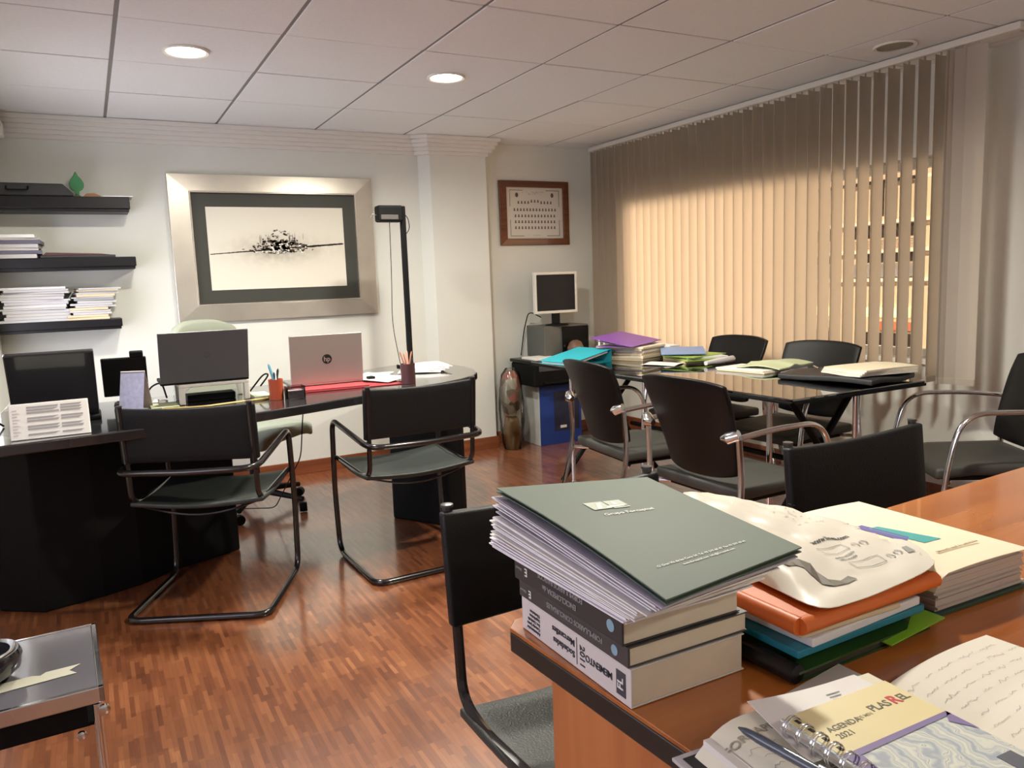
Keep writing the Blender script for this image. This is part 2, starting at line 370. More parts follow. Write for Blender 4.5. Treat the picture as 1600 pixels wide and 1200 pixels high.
for i, (x, y) in enumerate(((1.65, 1.85), (.9, -1.1), (2.4, -1.1))):  # unseen ceiling lamp first, the others are added fill behind the camera
    L = bpy.data.lights.new('room_and_fill_lamp', 'AREA'); L.shape = 'DISK'; L.size = .15; L.energy = (25, 5.5, 2.5)[i]; L.color = (1., .945, .80); L.spread = math.radians(165)
    o = bpy.data.objects.new('room_and_fill_lamp', L); COL.objects.link(o); o.location = (x, y, CH-.013)
# window portal so that the evening sky is sampled well
L = bpy.data.lights.new('window_portal', 'AREA'); L.shape = 'RECTANGLE'; L.size = WZ1-WZ0; L.size_y = WY1-WY0; L.cycles.is_portal = True
o = bpy.data.objects.new('window_portal', L); COL.objects.link(o); o.location = (WX+.21, (WY0+WY1)/2, (WZ0+WZ1)/2); o.rotation_euler = (0, math.radians(90), 0)
wd = bpy.data.worlds.new('evening'); sc.world = wd; wd.use_nodes = True
bg = wd.node_tree.nodes['Background']; bg.inputs[0].default_value = (1., .74, .52, 1); bg.inputs[1].default_value = .25
L = bpy.data.lights.new('street_lamp_light', 'SPOT'); L.energy = 11500; L.shadow_soft_size = .6; L.color = (1., .80, .64); L.spot_size = math.radians(50); L.spot_blend = .15
o = bpy.data.objects.new('street_lamp_light', L); COL.objects.link(o); o.location = (9.6, 9.3, 1.75); o.rotation_euler = (Vector((9.6, 9.3, 1.75))-Vector((3.9, 3.3, 1.25))).to_track_quat('Z', 'Y').to_euler()
L = bpy.data.lights.new('low_sun', 'SUN'); L.energy = 2.2; L.angle = .02; L.color = (1., .74, .48)
o = bpy.data.objects.new('low_sun', L); COL.objects.link(o); o.rotation_euler = Vector((-.87, .10, .46)).to_track_quat('Z', 'Y').to_euler()
# ================================================================ BLACK DESK
dk = thing('office_desk', 'large black bow shaped desk in front of the framed picture', 'desk', (.8, 3.8, 0))
def inD(p): return [(x-.8, y-3.8) for x, y in p]
top = [(-.43, 3.12), (-.1, 3.165), (.2, 3.20), (.56, 3.27), (.79, 3.345), (1.04, 3.435), (1.32, 3.53), (1.52, 3.60), (1.66, 3.675), (1.78, 3.77), (1.86, 3.89), (1.915, 4.05), (1.935, 4.22), (1.92, 4.40), (1.87, 4.53), (1.78, 4.60), (1.62, 4.62), (1.4, 4.50), (1.15, 4.33), (.85, 4.22), (.5, 4.15), (.1, 4.12), (-.43, 4.12)]
MB().prism(inD(top), .70, .74).build('desktop', M_BLKTOP, dk, .006, seg=3)
MB().prism(inD([(-.42, 3.62), (-.26, 3.50), (-.05, 3.55), (.10, 3.61), (.24, 3.715), (.42, 3.79), (.54, 3.85), (.50, 4.02), (-.42, 4.02)]), 0, .70).build('pedestal', M_BLKMAT, dk, .008)
MB().prism(inD([(1.36, 3.94), (1.33, 3.89), (1.52, 3.575), (1.58, 3.55), (1.63, 3.59), (1.45, 3.92), (1.41, 3.955)]), 0, .70).build('leg', M_BLKMAT, dk, .012)
box('modesty_panel', M_BLKMAT, dk, .54-.8, .60-.8, 0, .2, .55, .70)
# ---------------------------------------------------------------- shelves
def shelf(x1, z0, z1, label):
    o = MB().box(LX+.005, x1, 5.02, BW-.001, z0+.015, z1).box(LX+.005, x1-.006, 5.03, BW-.001, z0, z0+.02).build('wall_shelf', M_SHELF, None, .004); tag(o, label, 'shelf', 'black shelves on the back wall'); return o
shelf(.268, 1.700, 1.781, 'uppermost black wall shelf, carrying a dark case and a green leaf')
shelf(.272, 1.380, 1.449, 'middle black wall shelf of three, carrying magazines')
shelf(.170, 1.043, 1.103, 'lowest black wall shelf, full of white documents')
t = thing('carrying_case', 'flat black carrying case lying on the uppermost shelf', 'case', (-.22, 5.12, 1.781))
MB().prism([(-.20, 0), (.21, 0), (.215, .012), (.165, .068), (-.20, .070)], -.085, .085, Matrix.Rotation(PI/2, 4, 'X')).build('shell', mat('case_black', (.02, .02, .022), .45), t, .006)
MB().tube(fillet([(-.1, -.09, .05), (-.1, -.105, .03), (.0, -.105, .03), (.0, -.09, .05)], .01), .004, 6).build('handle', M_BLKMAT, t, 0, True)
t = thing('leaf_ornament', 'small green leaf shaped ornament on the uppermost shelf', 'ornament', (.012, 5.10, 1.781))
lf = [(0, .146), (-.012, .12), (-.026, .102), (-.036, .08), (-.035, .06), (-.027, .044), (-.012, .036), (-.006, .0), (.006, 0), (.012, .036), (.027, .044), (.036, .06), (.037, .08), (.027, .102), (.012, .12)]
MB().prism(lf, -.006, .006, Matrix.Rotation(PI/2, 4, 'X')).build('leaf', mat('leaf_green', (.03, .22, .07), .4), t, .003)
MB().lathe([(0, 0), (.018, 0), (.02, .006), (.008, .02), (0, .02)], 16).build('foot', mat('leaf_foot', (.10, .16, .06), .5), t, 0, True)
o = MB().prism([(-.05, 0), (.045, 0), (.04, .012), (.01, .026), (-.03, .022)], -.03, .03, TR(.085, 5.10, 1.781) @ Matrix.Rotation(PI/2, 4, 'X')).build('wooden_block', mat('tan_wood', (.40, .20, .10), .6), None, .004); tag(o, 'small tan wooden piece beside the green leaf ornament', 'ornament')
o = MB().box(.135, .285, 5.01, 5.19, 1.7815, 1.7855, None).build('paper_pad', M_WHITE, None); tag(o, 'thin white paper pad at the end of the uppermost shelf', 'paper')
def docpile(name, cx, cy, z, n, w, d, hs, mats, label, cat, group, slope=0., jit=.012, fan=0.):
    zz = z
    for k in range(n):
        h = random.uniform(*hs); a = random.uniform(-.06, .06)+fan*k
        T = TR(cx+random.uniform(-jit, jit)+slope*k, cy+random.uniform(-.004, .004), zz) @ RZ(a)
        ww = w*random.uniform(.92, 1.05)
        o = MB().box(-ww/2, ww/2, -d/2, d/2, 0, h-.0006, T).build(name, random.choice(mats), None, min(.0012, h*.2)); tag(o, label, cat, group)
        zz += h
    return zz
M_SH1 = mat('shelf_paper', (.60, .585, .60), .7); M_SH2 = mat('shelf_paper_grey', (.48, .47, .49), .7)
M_DKP = mat('dark_binder', (.04, .04, .045), .5)
docpile('document', -.255, 5.13, 1.103, 13, .32, .21, (.009, .019), [M_SH1, M_SH2, M_SH2, M_SH1, M_GREYP], 'white document in the loose pile by the room corner, lowest shelf', 'document', 'white documents on the lowest shelf', .0, .022)
docpile('brochure', .005, 5.12, 1.103, 15, .205, .20, (.007, .015), [M_GREYP, M_SH2, mat('brochure_grey', (.28, .28, .29), .6), M_TANP, M_SH2, mat('brochure_dark', (.12, .12, .13), .5)], 'grey edged brochure in the leaning pile at the end of the lowest shelf', 'brochure', 'brochures on the lowest shelf', .0042, .016, .006)
docpile('magazine', -.32, 5.12, 1.449, 7, .23, .21, (.013, .022), [M_GREYP, M_WHITE, M_GREYP, mat('mag_dark', (.12, .11, .16), .5)], 'magazine in the stack by the room corner, middle shelf', 'magazine', 'magazines on the middle shelf', .002)
o = MB().box(-.20, .17, 5.04, 5.20, 1.449, 1.463).build('flat_folder', M_DKP, None, .003); tag(o, 'flat black folder lying on the middle shelf', 'folder')
o = MB().prism([(-.19, 0), (.15, 0), (.10, .006), (-.17, .016)], -.07, .07, TR(0, 5.12, 1.4635) @ Matrix.Rotation(PI/2, 4, 'X')).build('booklet', mat('maroon_cover', (.10, .035, .035), .4), None, .001); tag(o, 'dark maroon booklet on top of the flat black folder', 'booklet')
# security camera
t = thing('security_camera', 'small white security camera high in the room corner', 'camera', (-.335, 5.10, 2.14))
box('housing', M_PLAST, t, -.04, .03, -.05, .05, -.045, .035, .012)
MB().lathe([(0, 0), (.012, 0), (.012, .012), (0, .012)], 16, T=TR(.010, -.05, .008) @ Matrix.Rotation(PI/2, 4, 'X')).build('lens', M_BLKTOP, t, 0, True)
MB().lathe([(0, 0), (.007, 0), (.007, .008), (0, .008)], 12, T=TR(.0, -.05, -.024) @ Matrix.Rotation(PI/2, 4, 'X')).build('sensor', M_BLKTOP, t, 0, True)
box('bracket', M_PLAST, t, -.01, .01, .045, .12, -.01, .01)
# ---------------------------------------------------------------- big framed picture
t = thing('framed_picture', 'wide abstract ink painting in a broad silver beige frame', 'picture', (1.12, BW-.002, 1.495))
M_SILV = mat('champagne_frame', (.62, .575, .50), .33, metal=.75, noise=(7, .15))
FW, FH = .635, .45; iw, ih = .515, .345
for nm, a in (('top', (-FW, FW, ih, FH)), ('bottom', (-FW, FW, -FH, -ih)), ('left', (-FW, -iw, -ih, ih)), ('right', (iw, FW, -ih, ih))):
    pass
def frame_ring(W, H, w, h, y0, y1, yi=None):
    m = MB(); yi = y1 if yi is None else yi
    o_ = [(-W, -H), (W, -H), (W, H), (-W, H)]; i_ = [(-w, -h), (w, -h), (w, h), (-w, h)]
    bm = m.bm
    A = [bm.verts.new((x, y0, z)) for x, z in o_]; B = [bm.verts.new((x, y1, z)) for x, z in o_]; C_ = [bm.verts.new((x, yi, z)) for x, z in i_]; D = [bm.verts.new((x, y0, z)) for x, z in i_]
    for i in range(4):
        j = (i+1) % 4
        for p, q in ((A, B), (B, C_), (C_, D), (D, A)): bm.faces.new((p[i], p[j], q[j], q[i]))
    return m
frame_ring(FW, FH, iw, ih, 0, -.026, -.034).build('frame', M_SILV, t, .003)
frame_ring(iw, ih, iw-.006, ih-.006, 0, -.037).build('inner_fillet', mat('bright_fillet', (.85, .78, .68), .2, metal=.8), t)
box('mount', mat('dark_mount', (.035, .036, .028), .5), t, -iw+.004, iw-.004, -.016, 0, -ih+.004, ih-.004)
pw, ph = .428, .255
def paint_mat():
    m = bpy.data.materials.new('painting'); m.use_nodes = True; nt = m.node_tree; b = nt.nodes['Principled BSDF']
    tc = N(nt, 'ShaderNodeTexCoord'); sp = N(nt, 'ShaderNodeSeparateXYZ'); nt.links.new(tc.outputs['Object'], sp.inputs[0])
    z = math_node(nt, 'ADD', sp.outputs[2], .01); x = sp.outputs[0]
    g = math_node(nt, 'EXPONENT', math_node(nt, 'MULTIPLY', math_node(nt, 'MULTIPLY', z, z), -160.))
    gx = math_node(nt, 'EXPONENT', math_node(nt, 'MULTIPLY', math_node(nt, 'MULTIPLY', x, x), -16.))
    n = N(nt, 'ShaderNodeTexNoise'); n.inputs['Scale'].default_value = 26; n.inputs['Detail'].default_value = 6; nt.links.new(tc.outputs['Object'], n.inputs['Vector'])
    f = math_node(nt, 'MULTIPLY', math_node(nt, 'MULTIPLY', g, gx), math_node(nt, 'MULTIPLY', n.outputs['Fac'], 1.15))
    mx = N(nt, 'ShaderNodeMix', data_type='RGBA'); nt.links.new(f, mx.inputs[0]); mx.inputs[6].default_value = (.74, .70, .60, 1); mx.inputs[7].default_value = (.16, .12, .08, 1)
    nt.links.new(mx.outputs[2], b.inputs['Base Color']); b.inputs['Roughness'].default_value = .6
    return m
pc = box('painting', paint_mat(), t, -pw, pw, -.018, -.0155, -ph, ph)
ik = MB(); wk = MB(); R = random.Random(3)
def stroke(mb, x, z, w, h, a, y=-.0185):
    k = R.randint(5, 8); pts = []
    for i in range(k):
        th = 2*PI*i/k; rr = R.uniform(.55, 1.)
        px, pz = math.cos(th)*w/2*rr, math.sin(th)*h/2*rr
        pts.append((x+px*math.cos(a)-pz*math.sin(a), y, z+px*math.sin(a)+pz*math.cos(a)))
    mb.quad(*pts)
xk = -.41
while xk < .42:                                     # thin horizon line, thicker where it nears the middle
    z = -.015+.055*(xk+.41)/.83; s_ = math.exp(-abs(xk)*6)
    stroke(ik, xk, z-.018, .034, .006+.016*s_+(.008 if xk > .2 else 0), .06); xk += .013
for k in range(60):
    x = R.gauss(0, .055); z = R.uniform(-.03, .055)*math.exp(-(x/.16)**2)
    stroke(ik, x, z, R.uniform(.018, .05), R.uniform(.012, .034), R.uniform(-.3, .3))
for k in range(170):
    x = R.gauss(0, .085); top_ = .10*math.exp(-(x/.13)**2); z = R.uniform(-.045, .03+top_*.9)*math.exp(-(x/.2)**2)
    stroke(ik, x, z, R.uniform(.005, .032), R.uniform(.004, .018), R.uniform(-.6, .6))
for k in range(16):
    x = R.choice((-.06, -.05, .03, .075, .10, -.11, .0, .16))+R.uniform(-.01, .01); stroke(ik, x, .05+R.uniform(-.01, .03), R.uniform(.002, .006), R.uniform(.05, .10), R.uniform(-.05, .05))
for k in range(60):
    x = R.gauss(-.01, .075); stroke(wk, x, R.uniform(-.035, .03), R.uniform(.006, .026), R.uniform(.004, .012), R.uniform(-.5, .5), -.0192)
ik.build('ink_strokes', mat('painting_ink', (.06, .042, .03), .6), pc, fix=False); wk.build('white_strokes', mat('painting_white', (.85, .82, .74), .6), pc, fix=False)
# framed class photograph in the recess
t = thing('framed_class_photo', 'dark wood framed sheet of rows of portraits above the monitor', 'picture', (3.075, RW-.002, 1.735))
frame_ring(.305, .240, .248, .190, 0, -.014, -.024).build('frame', wood('frame_wood', (.10, .03, .012), (.17, .055, .02), 40, .35, .4), t, .003)
bd = box('print', mat('diploma_paper', (.66, .63, .57), .6), t, -.25, .25, -.010, 0, -.192, .192)
im = MB()
def dot(x, z, w, h, y=-.0108): im.quad(*[(x+w*math.cos(a), y, z+h*math.sin(a)) for a in [2*PI*i/8 for i in range(8)]])
for r_, (n_, z_) in enumerate(((11, .082), (14, .028), (13, -.018), (13, -.062), (13, -.106))):
    for i in range(n_):
        x = (i-(n_-1)/2)*(.0285 if n_ != 14 else .0275); zz = z_+(.010 if r_ == 0 and 4 <= i <= 6 else 0); dot(x, zz+.002, .0062, .0072); dot(x, zz-.008, .009, .0045)
for sx in (-1, 1): dot(sx*.155, .135, .014, .018)
for sx in (-1, 1):
    for sz in (-1, 1):
        im.box(sx*.215-.002, sx*.215+.002, -.0108, -.0102, min(sz*.17, sz*.05), max(sz*.17, sz*.05)); im.box(min(sx*.215, sx*.10), max(sx*.215, sx*.10), -.0108, -.0102, sz*.17-.002, sz*.17+.002)
im.build('printed_portraits', mat('print_ink', (.10, .09, .08), .6), bd, fix=False)
text('heading', 'Facultad de Derecho', .024, M_GINK, bd, frame((0, -.0105, .145), (1, 0, 0), (0, 0, 1)), align='CENTER') if False else None
im = MB(); 
for k in range(26): stroke(im, R.gauss(0, .05), .150+R.uniform(-.012, .012), .016, .004, R.uniform(-.3, .3), -.0106)
for k in range(14): stroke(im, R.gauss(0, .03), -.165, .012, .004, 0, -.0106)
im.build('title_flourish', M_GINK, bd, fix=False)
# ---------------------------------------------------------------- slender uplighter on desk
t = thing('pole_lamp', 'slender black pole lamp standing at the far edge of the black desk', 'lamp', (1.70, 4.49, .74))
MB().lathe([(0, 0), (.085, 0), (.085, .010), (.02, .016), (0, .016)], 32).build('base', M_BLKMAT, t, 0, True)
box('pole', M_BLKMAT, t, -.017, .017, -.012, .012, .014, .955, .006)
hd = box('lamp_head', M_BLKMAT, t, -.165, -.01, -.05, .03, .86, .955, .012)
box('diffuser', mat('lamp_glass', (.10, .09, .085), .3), hd, -.150, -.045, -.052, -.048, .873, .90, .002)
MB().tube([(-.165, -.01, .90), (-.19, -.01, .905), (-.20, -.01, .885)], .003, 6).build('clip', M_STEEL, hd, 0, True)
MB().tube(fillet([(-.02, .03, .93), (.045, .03, .90), (.05, .02, .82), (.01, .02, .78)], .04), .0025, 6).build('cable_loop', M_BLKMAT, t, 0, True)
o = MB().tube(fillet([(1.62, 4.50, 1.60), (1.615, 4.50, 1.3), (1.605, 4.51, 1.0), (1.64, 4.50, .75)], .1), .0022, 6).build('power_cable', M_BLKMAT, None, 0, True); tag(o, 'thin dark cable hanging from the pole lamp head', 'cable')
# ================================================================ DESK ITEMS
Z = .741
# laptops -----------------------------------------------------------------
def laptop(name, label, loc, rz, w, d, h, lean, m_lid, m_base, logo=None):
    t = thing(name, label, 'laptop', loc, rz)
    box('keyboard_base', m_base, t, -w/2, w/2, 0, d, 0, .014, .003)          # user sits on +y side
    T = TR(0, 0, .010) @ Matrix.Rotation(lean, 4, 'X')
    l = box('lid', m_lid, t, -w/2, w/2, -.007, .0, 0, h, .004, T)
    box('screen', M_BLKTOP, l, -w/2+.008, w/2-.008, .0, .0012, .01, h-.01, 0, T)
    return t, l, T
t, l, T = laptop('laptop', 'silver laptop with round logo on its lid, on a red folder', (1.02, 3.86, Z+.014), -.02, .362, .23, .242, .06, mat('silver_lid', (.40, .335, .31), .35, metal=.45), M_STEEL)
g = MB(); g.lathe([(.0, 0), (.024, 0), (.024, .0008), (0, .0008)], 28, T=T @ TR(0, -.0071, .118) @ Matrix.Rotation(PI/2, 4, 'X')); g.build('logo_disc', mat('logo_dark', (.05, .045, .045), .25, metal=.5), l, 0)
text('logo_letters', 'hp', .034, mat('logo_light', (.45, .38, .36), .3, metal=.5), l, T @ frame((0, -.0085, .118), (1, 0, .0), (.25, 0, 1)), align='CENTER')
t = thing('laptop_riser', 'white plastic laptop riser under the dark laptop', 'stand', (.47, 3.72, Z), .0)
r = MB(); r.box(-.15, .15, -.01, .21, .075, .090).box(-.15, -.125, -.01, .015, 0, .076).box(.125, .15, -.01, .015, 0, .076).box(-.15, -.125, .19, .21, 0, .076).box(.125, .15, .19, .21, 0, .076).prism([(-.126, .076), (-.126, .05), (-.10, .076)], -.01, .01, Matrix.Rotation(PI/2, 4, 'X'))
r.build('riser_body', M_BEIGE, t, .004)
t, l, T = laptop('laptop', 'large dark grey laptop on the white riser, lid towards the visitor chairs', (.435, 3.72, Z+.091), -.01, .372, .24, .235, .30, mat('dark_lid', (.10, .095, .10), .45), M_BLKMAT)
g = MB(); g.lathe([(0, 0), (.016, 0), (.016, .0008), (0, .0008)], 24, T=T @ TR(0.01, -.0071, .125) @ Matrix.Rotation(PI/2, 4, 'X')); g.build('logo_disc', mat('logo_grey', (.22, .21, .22), .25, metal=.6), l)
# black all-in-one screen ----------------------------------------------------
t = thing('touch_monitor', 'glossy black monitor leaning over the white printed board', 'monitor', (-.14, 3.56, Z))
T = Matrix.Rotation(.42, 4, 'X')
box('screen_panel', M_BLKTOP, t, -.155, .145, .02, .045, .01, .30, .006, T); box('foot', M_BLKMAT, t, -.15, .15, -.02, .16, 0, .02, .006); box('neck', M_BLKMAT, t, -.05, .05, .04, .09, .01, .15, .005)
# printed board/ desk pad
t = thing('printed_desk_block', 'white printed table of lines on a slanted block at the desk corner', 'notice', (-.155, 3.26, Z), .02)
T = Matrix.Rotation(-.42, 4, 'X')
pb = MB().prism([(-.05, 0), (.05, 0), (.02, .118), (.008, .122)], -.125, .125, Matrix(((0, 0, 1, 0), (1, 0, 0, 0), (0, 1, 0, 0), (0, 0, 0, 1)))).build('block', M_PLAST, t, .003)
def face(u, v, off=.0008):                # front slanted face of the block
    y = -.05+.058*v; z = .122*v; n = Vector((0, -.122, .058)).normalized(); return Vector((u, y, z))+n*off
ln = MB()
for k in range(11):
    v0 = .10+.075*k
    if k in (1, 4, 7): continue
    for a, b in ((-.07, .03), (.035, .105)):
        ln.quad(face(a, v0), face(b-random.uniform(0, .02), v0), face(b, v0+.052), face(a, v0+.052))
ln.build('printed_lines', mat('print_grey', (.33, .32, .32), .7), pb, fix=False)
ln = MB()
for k in range(9): ln.quad(face(-.115, .12+.085*k), face(-.10+.012*(k % 2), .12+.085*k), face(-.10, .15+.085*k), face(-.115, .15+.085*k))
ln.build('printed_marks', mat('print_mauve', (.5, .42, .45), .7), pb, fix=False)
# tent calendar
t = thing('tent_calendar', 'small lilac and beige tent calendar in front of the card terminal', 'calendar', (.145, 3.70, Z), -.45)
M_LIL = mat('calendar_face', (.42, .42, .62), .5, noise=(60, .35))
MB().shell(lambda u, v: Vector((-.05+.10*u, -.055+.052*v, .165*v)), 1, 4, (0, .0015, 0)).build('front_card', M_LIL, t)
MB().shell(lambda u, v: Vector((-.05+.10*u, .055-.052*v, .165*v)), 1, 4, (0, -.0015, 0)).build('back_card', mat('calendar_back', (.62, .48, .42), .6), t)
MB().tube([(-.05, 0, .166), (.05, 0, .166)], .004, 8).build('spiral', M_GREYP, t, 0, True)
# card terminal / tablet with webcam
t = thing('tablet_screen', 'small black tablet screen with webcam beside the dark laptop', 'screen', (.125, 3.88, Z), -.05)
T = TR(0, 0, .02) @ Matrix.Rotation(.22, 4, 'X')
p_ = box('screen_panel', M_BLKMAT, t, -.095, .085, -.008, .008, .03, .205, .004, T); box('webcam', M_BLKMAT, p_, .02, .075, -.012, .012, .206, .232, .005, T); box('stand', M_BLKMAT, t, -.06, .05, -.03, .07, 0, .014, .004); box('neck', M_BLKMAT, t, -.02, .02, 0, .02, .01, .12)
# cables and clutter round the riser
def cable(pts, r, m, label, name='cable'):
    o = MB().tube(fillet(pts, .05), r, 6).build(name, m, None, 0, True); return tag(o, label, 'cable')
cable([(.24, 3.62, Z+.006), (.40, 3.56, Z+.006), (.55, 3.60, Z+.006), (.68, 3.62, Z+.006), (.69, 3.70, Z+.006), (.62, 3.69, Z+.006)], .005, mat('gold_cord', (.55, .42, .16), .35, metal=.4), 'yellowish gold cord lying in front of the white riser', 'gold_cord')
cable([(.08, 4.02, Z+.005), (.2, 3.98, Z+.01), (.22, 4.0, Z+.06), (.27, 3.95, Z+.09), (.29, 4.0, Z+.005)], .004, M_BLKMAT, 'black cable looping behind the dark laptop')
cable([(.66, 3.95, Z+.005), (.72, 3.90, Z+.09), (.76, 3.96, Z+.08), (.72, 4.0, Z+.02)], .004, M_BLKMAT, 'black cable loop behind the red pen pot')
cable([(-.40, 3.60, Z+.005), (-.32, 3.72, Z+.06), (-.28, 3.85, Z+.12), (-.20, 3.95, Z+.10), (-.1, 4.0, Z+.005)], .0025, M_GREYP, 'grey cable arching beside the glossy black monitor')
cable([(-.42, 3.45, Z+.004), (-.36, 3.50, Z+.05), (-.33, 3.60, Z+.004)], .004, M_BLKMAT, 'black cable at the outer end of the desk')
o = box('docking_box', M_BLKMAT, None, .36, .57, 3.80, 3.90, Z, Z+.03, .004); tag(o, 'flat black device under the white riser', 'device')
o = box('spiral_pad', mat('pale_green', (.45, .50, .36), .6), None, .625, .70, 3.64, 3.80, Z, Z+.018, .002); tag(o, 'small pale green pad beside the white riser leg', 'notepad')
o = box('green_pad', mat('olive_pad', (.30, .33, .20), .6), None, .20, .31, 3.62, 3.78, Z, Z+.012, .002); tag(o, 'olive pad behind the tent calendar', 'notepad')
for i, (x, y) in enumerate(((.235, 3.83), (.26, 3.80))):
    o = MB().lathe([(0, 0), (.018, .003), (.020, .012), (.01, .022), (0, .024)], 14, (x, y, Z)).build('white_plug', M_PLAST, None, 0, True); tag(o, ('white plug next to the tablet screen' if i else 'white plug behind the tent calendar'), 'plug')
# pen pots
def pot(name, label, x, y, r, h, m, items, seg=24, hole=True):
    t = thing(name, label, 'pen pot', (x, y, Z))
    MB().lathe([(0, 0), (r, 0), (r*1.03, h), (r*.93, h), (r*.9, .004), (0, .004)], seg).build('pot', m, t, 0, True)
    for i, (a, tilt, L, pm, rr) in enumerate(items):
        d = Vector((math.cos(a)*math.sin(tilt), math.sin(a)*math.sin(tilt), math.cos(tilt))); b0 = Vector((-math.cos(a)*r*.4, -math.sin(a)*r*.4, .006))
        q = MB().tube([b0, b0+d*L*.93, b0+d*L], [rr, rr, rr*.3], 8).build('pen', pm, None, 0, True); q.location = (x, y, Z)
        tag(q, f'{("pencil" if "pencil" in pm.name else "pen")} standing in the {label.split(" holding")[0]}', 'pen', 'pens in the '+label.split(' holding')[0])
    return t
M_PENW = mat('white_pen', (.8, .8, .82), .35); M_PENB = mat('blue_pen', (.10, .30, .42), .35); M_PENK = mat('black_pen', (.02, .02, .022), .35); M_PENC = mat('pencil_brown', (.50, .22, .13), .5); M_PENP = mat('pencil_pink', (.68, .40, .32), .5)
pot('pen_pot', 'orange red pen pot holding a blue marker', .715, 3.60, .031, .092, mat('orange_plastic', (.50, .09, .035), .35), [(2.6, .25, .16, M_PENB, .006), (2.0, .12, .125, M_PENW, .005), (1.0, .2, .125, M_PENW, .005), (.4, .22, .135, M_PENK, .0055), (3.4, .15, .12, M_PENK, .005)])
pot('pencil_cup', 'dark purple mesh cup holding pencils', 1.385, 3.70, .036, .10, mat('mesh_purple', (.09, .035, .04), .4), [(3.0, .32, .165, M_PENC, .004), (2.6, .22, .15, M_PENC, .004), (2.2, .15, .15, M_PENP, .004), (1.5, .10, .16, M_PENP, .0045), (.3, .28, .16, M_PENC, .004), (-.5, .34, .13, M_PENK, .005)])
t = thing('plastic_box', 'small clear plastic box beside the orange red pen pot', 'box', (.79, 3.57, Z), .05)
M_CLR = glassy('clear_plastic', (.80, .78, .80), 1.45, .1, .05)
fr = MB(); fr.box(-.04, .04, -.03, .03, 0, .003).box(-.04, .04, -.03, -.028, 0, .058).box(-.04, .04, .028, .03, 0, .058).box(-.04, -.038, -.03, .03, 0, .058).box(.038, .04, -.03, .03, 0, .058); fr.build('walls', M_CLR, t)
box('contents', mat('grey_clips', (.42, .38, .38), .5, noise=(90, .5)), t, -.035, .035, -.025, .025, .004, .038)
t = thing('red_folder', 'flat red folder lying under the silver laptop', 'folder', (1.09, 3.80, Z), -.06)
MB().box(-.25, .27, -.09, .20, 0, .004).build('back_cover', mat('red_card', (.36, .035, .045), .45), t, .001); MB().box(-.25, .10, -.085, .20, .0045, .012).build('front_cover', mat('red_card2', (.42, .05, .06), .45), t, .001)
# loose paper on the rounded end
def paper(name, x, y, z, w, d, a, m, label, h=.003, group=None, cat='paper'):
    o = MB().sheet(lambda u, v: Vector(((u-.5)*w, (v-.5)*d, h+.004*abs(math.sin(3*u+2*v)))), 6, 6, h).build(name, m, None, 0, True); o.location = (x, y, z); o.rotation_euler = (0, 0, a); return tag(o, label, cat, group)
paper('paper_sheet', 1.32, 3.90, Z+.010, .21, .26, .5, M_WHITE, 'white sheet beside the silver laptop, on the red folder', .003)
paper('paper_sheet', 1.36, 4.15, Z+.001, .16, .22, -.6, M_WHITE, 'white sheet behind the mesh pencil cup', .003)
for k in range(4):
    paper('letter', 1.66+.01*k, 4.20+.01*k, Z+.001+.0065*k, .24, .30, -.5+.13*k, [M_WHITE, M_WHITE2][k % 2], 'white letter in the pile near the pole lamp', .005, 'letters near the pole lamp')
o = box('eyeglass_case', M_BLKMAT, None, 1.235, 1.275, 3.88, 3.92, Z+.014, Z+.03, .006); tag(o, 'small black clip beside the silver laptop', 'clip')
cable([(.92, 3.95, .69), (.90, 3.93, .6), (.87, 3.9, .4), (.80, 4.3, .05), (.6, 4.6, .006)], .003, M_BLKMAT, 'thin cable hanging below the black desktop')
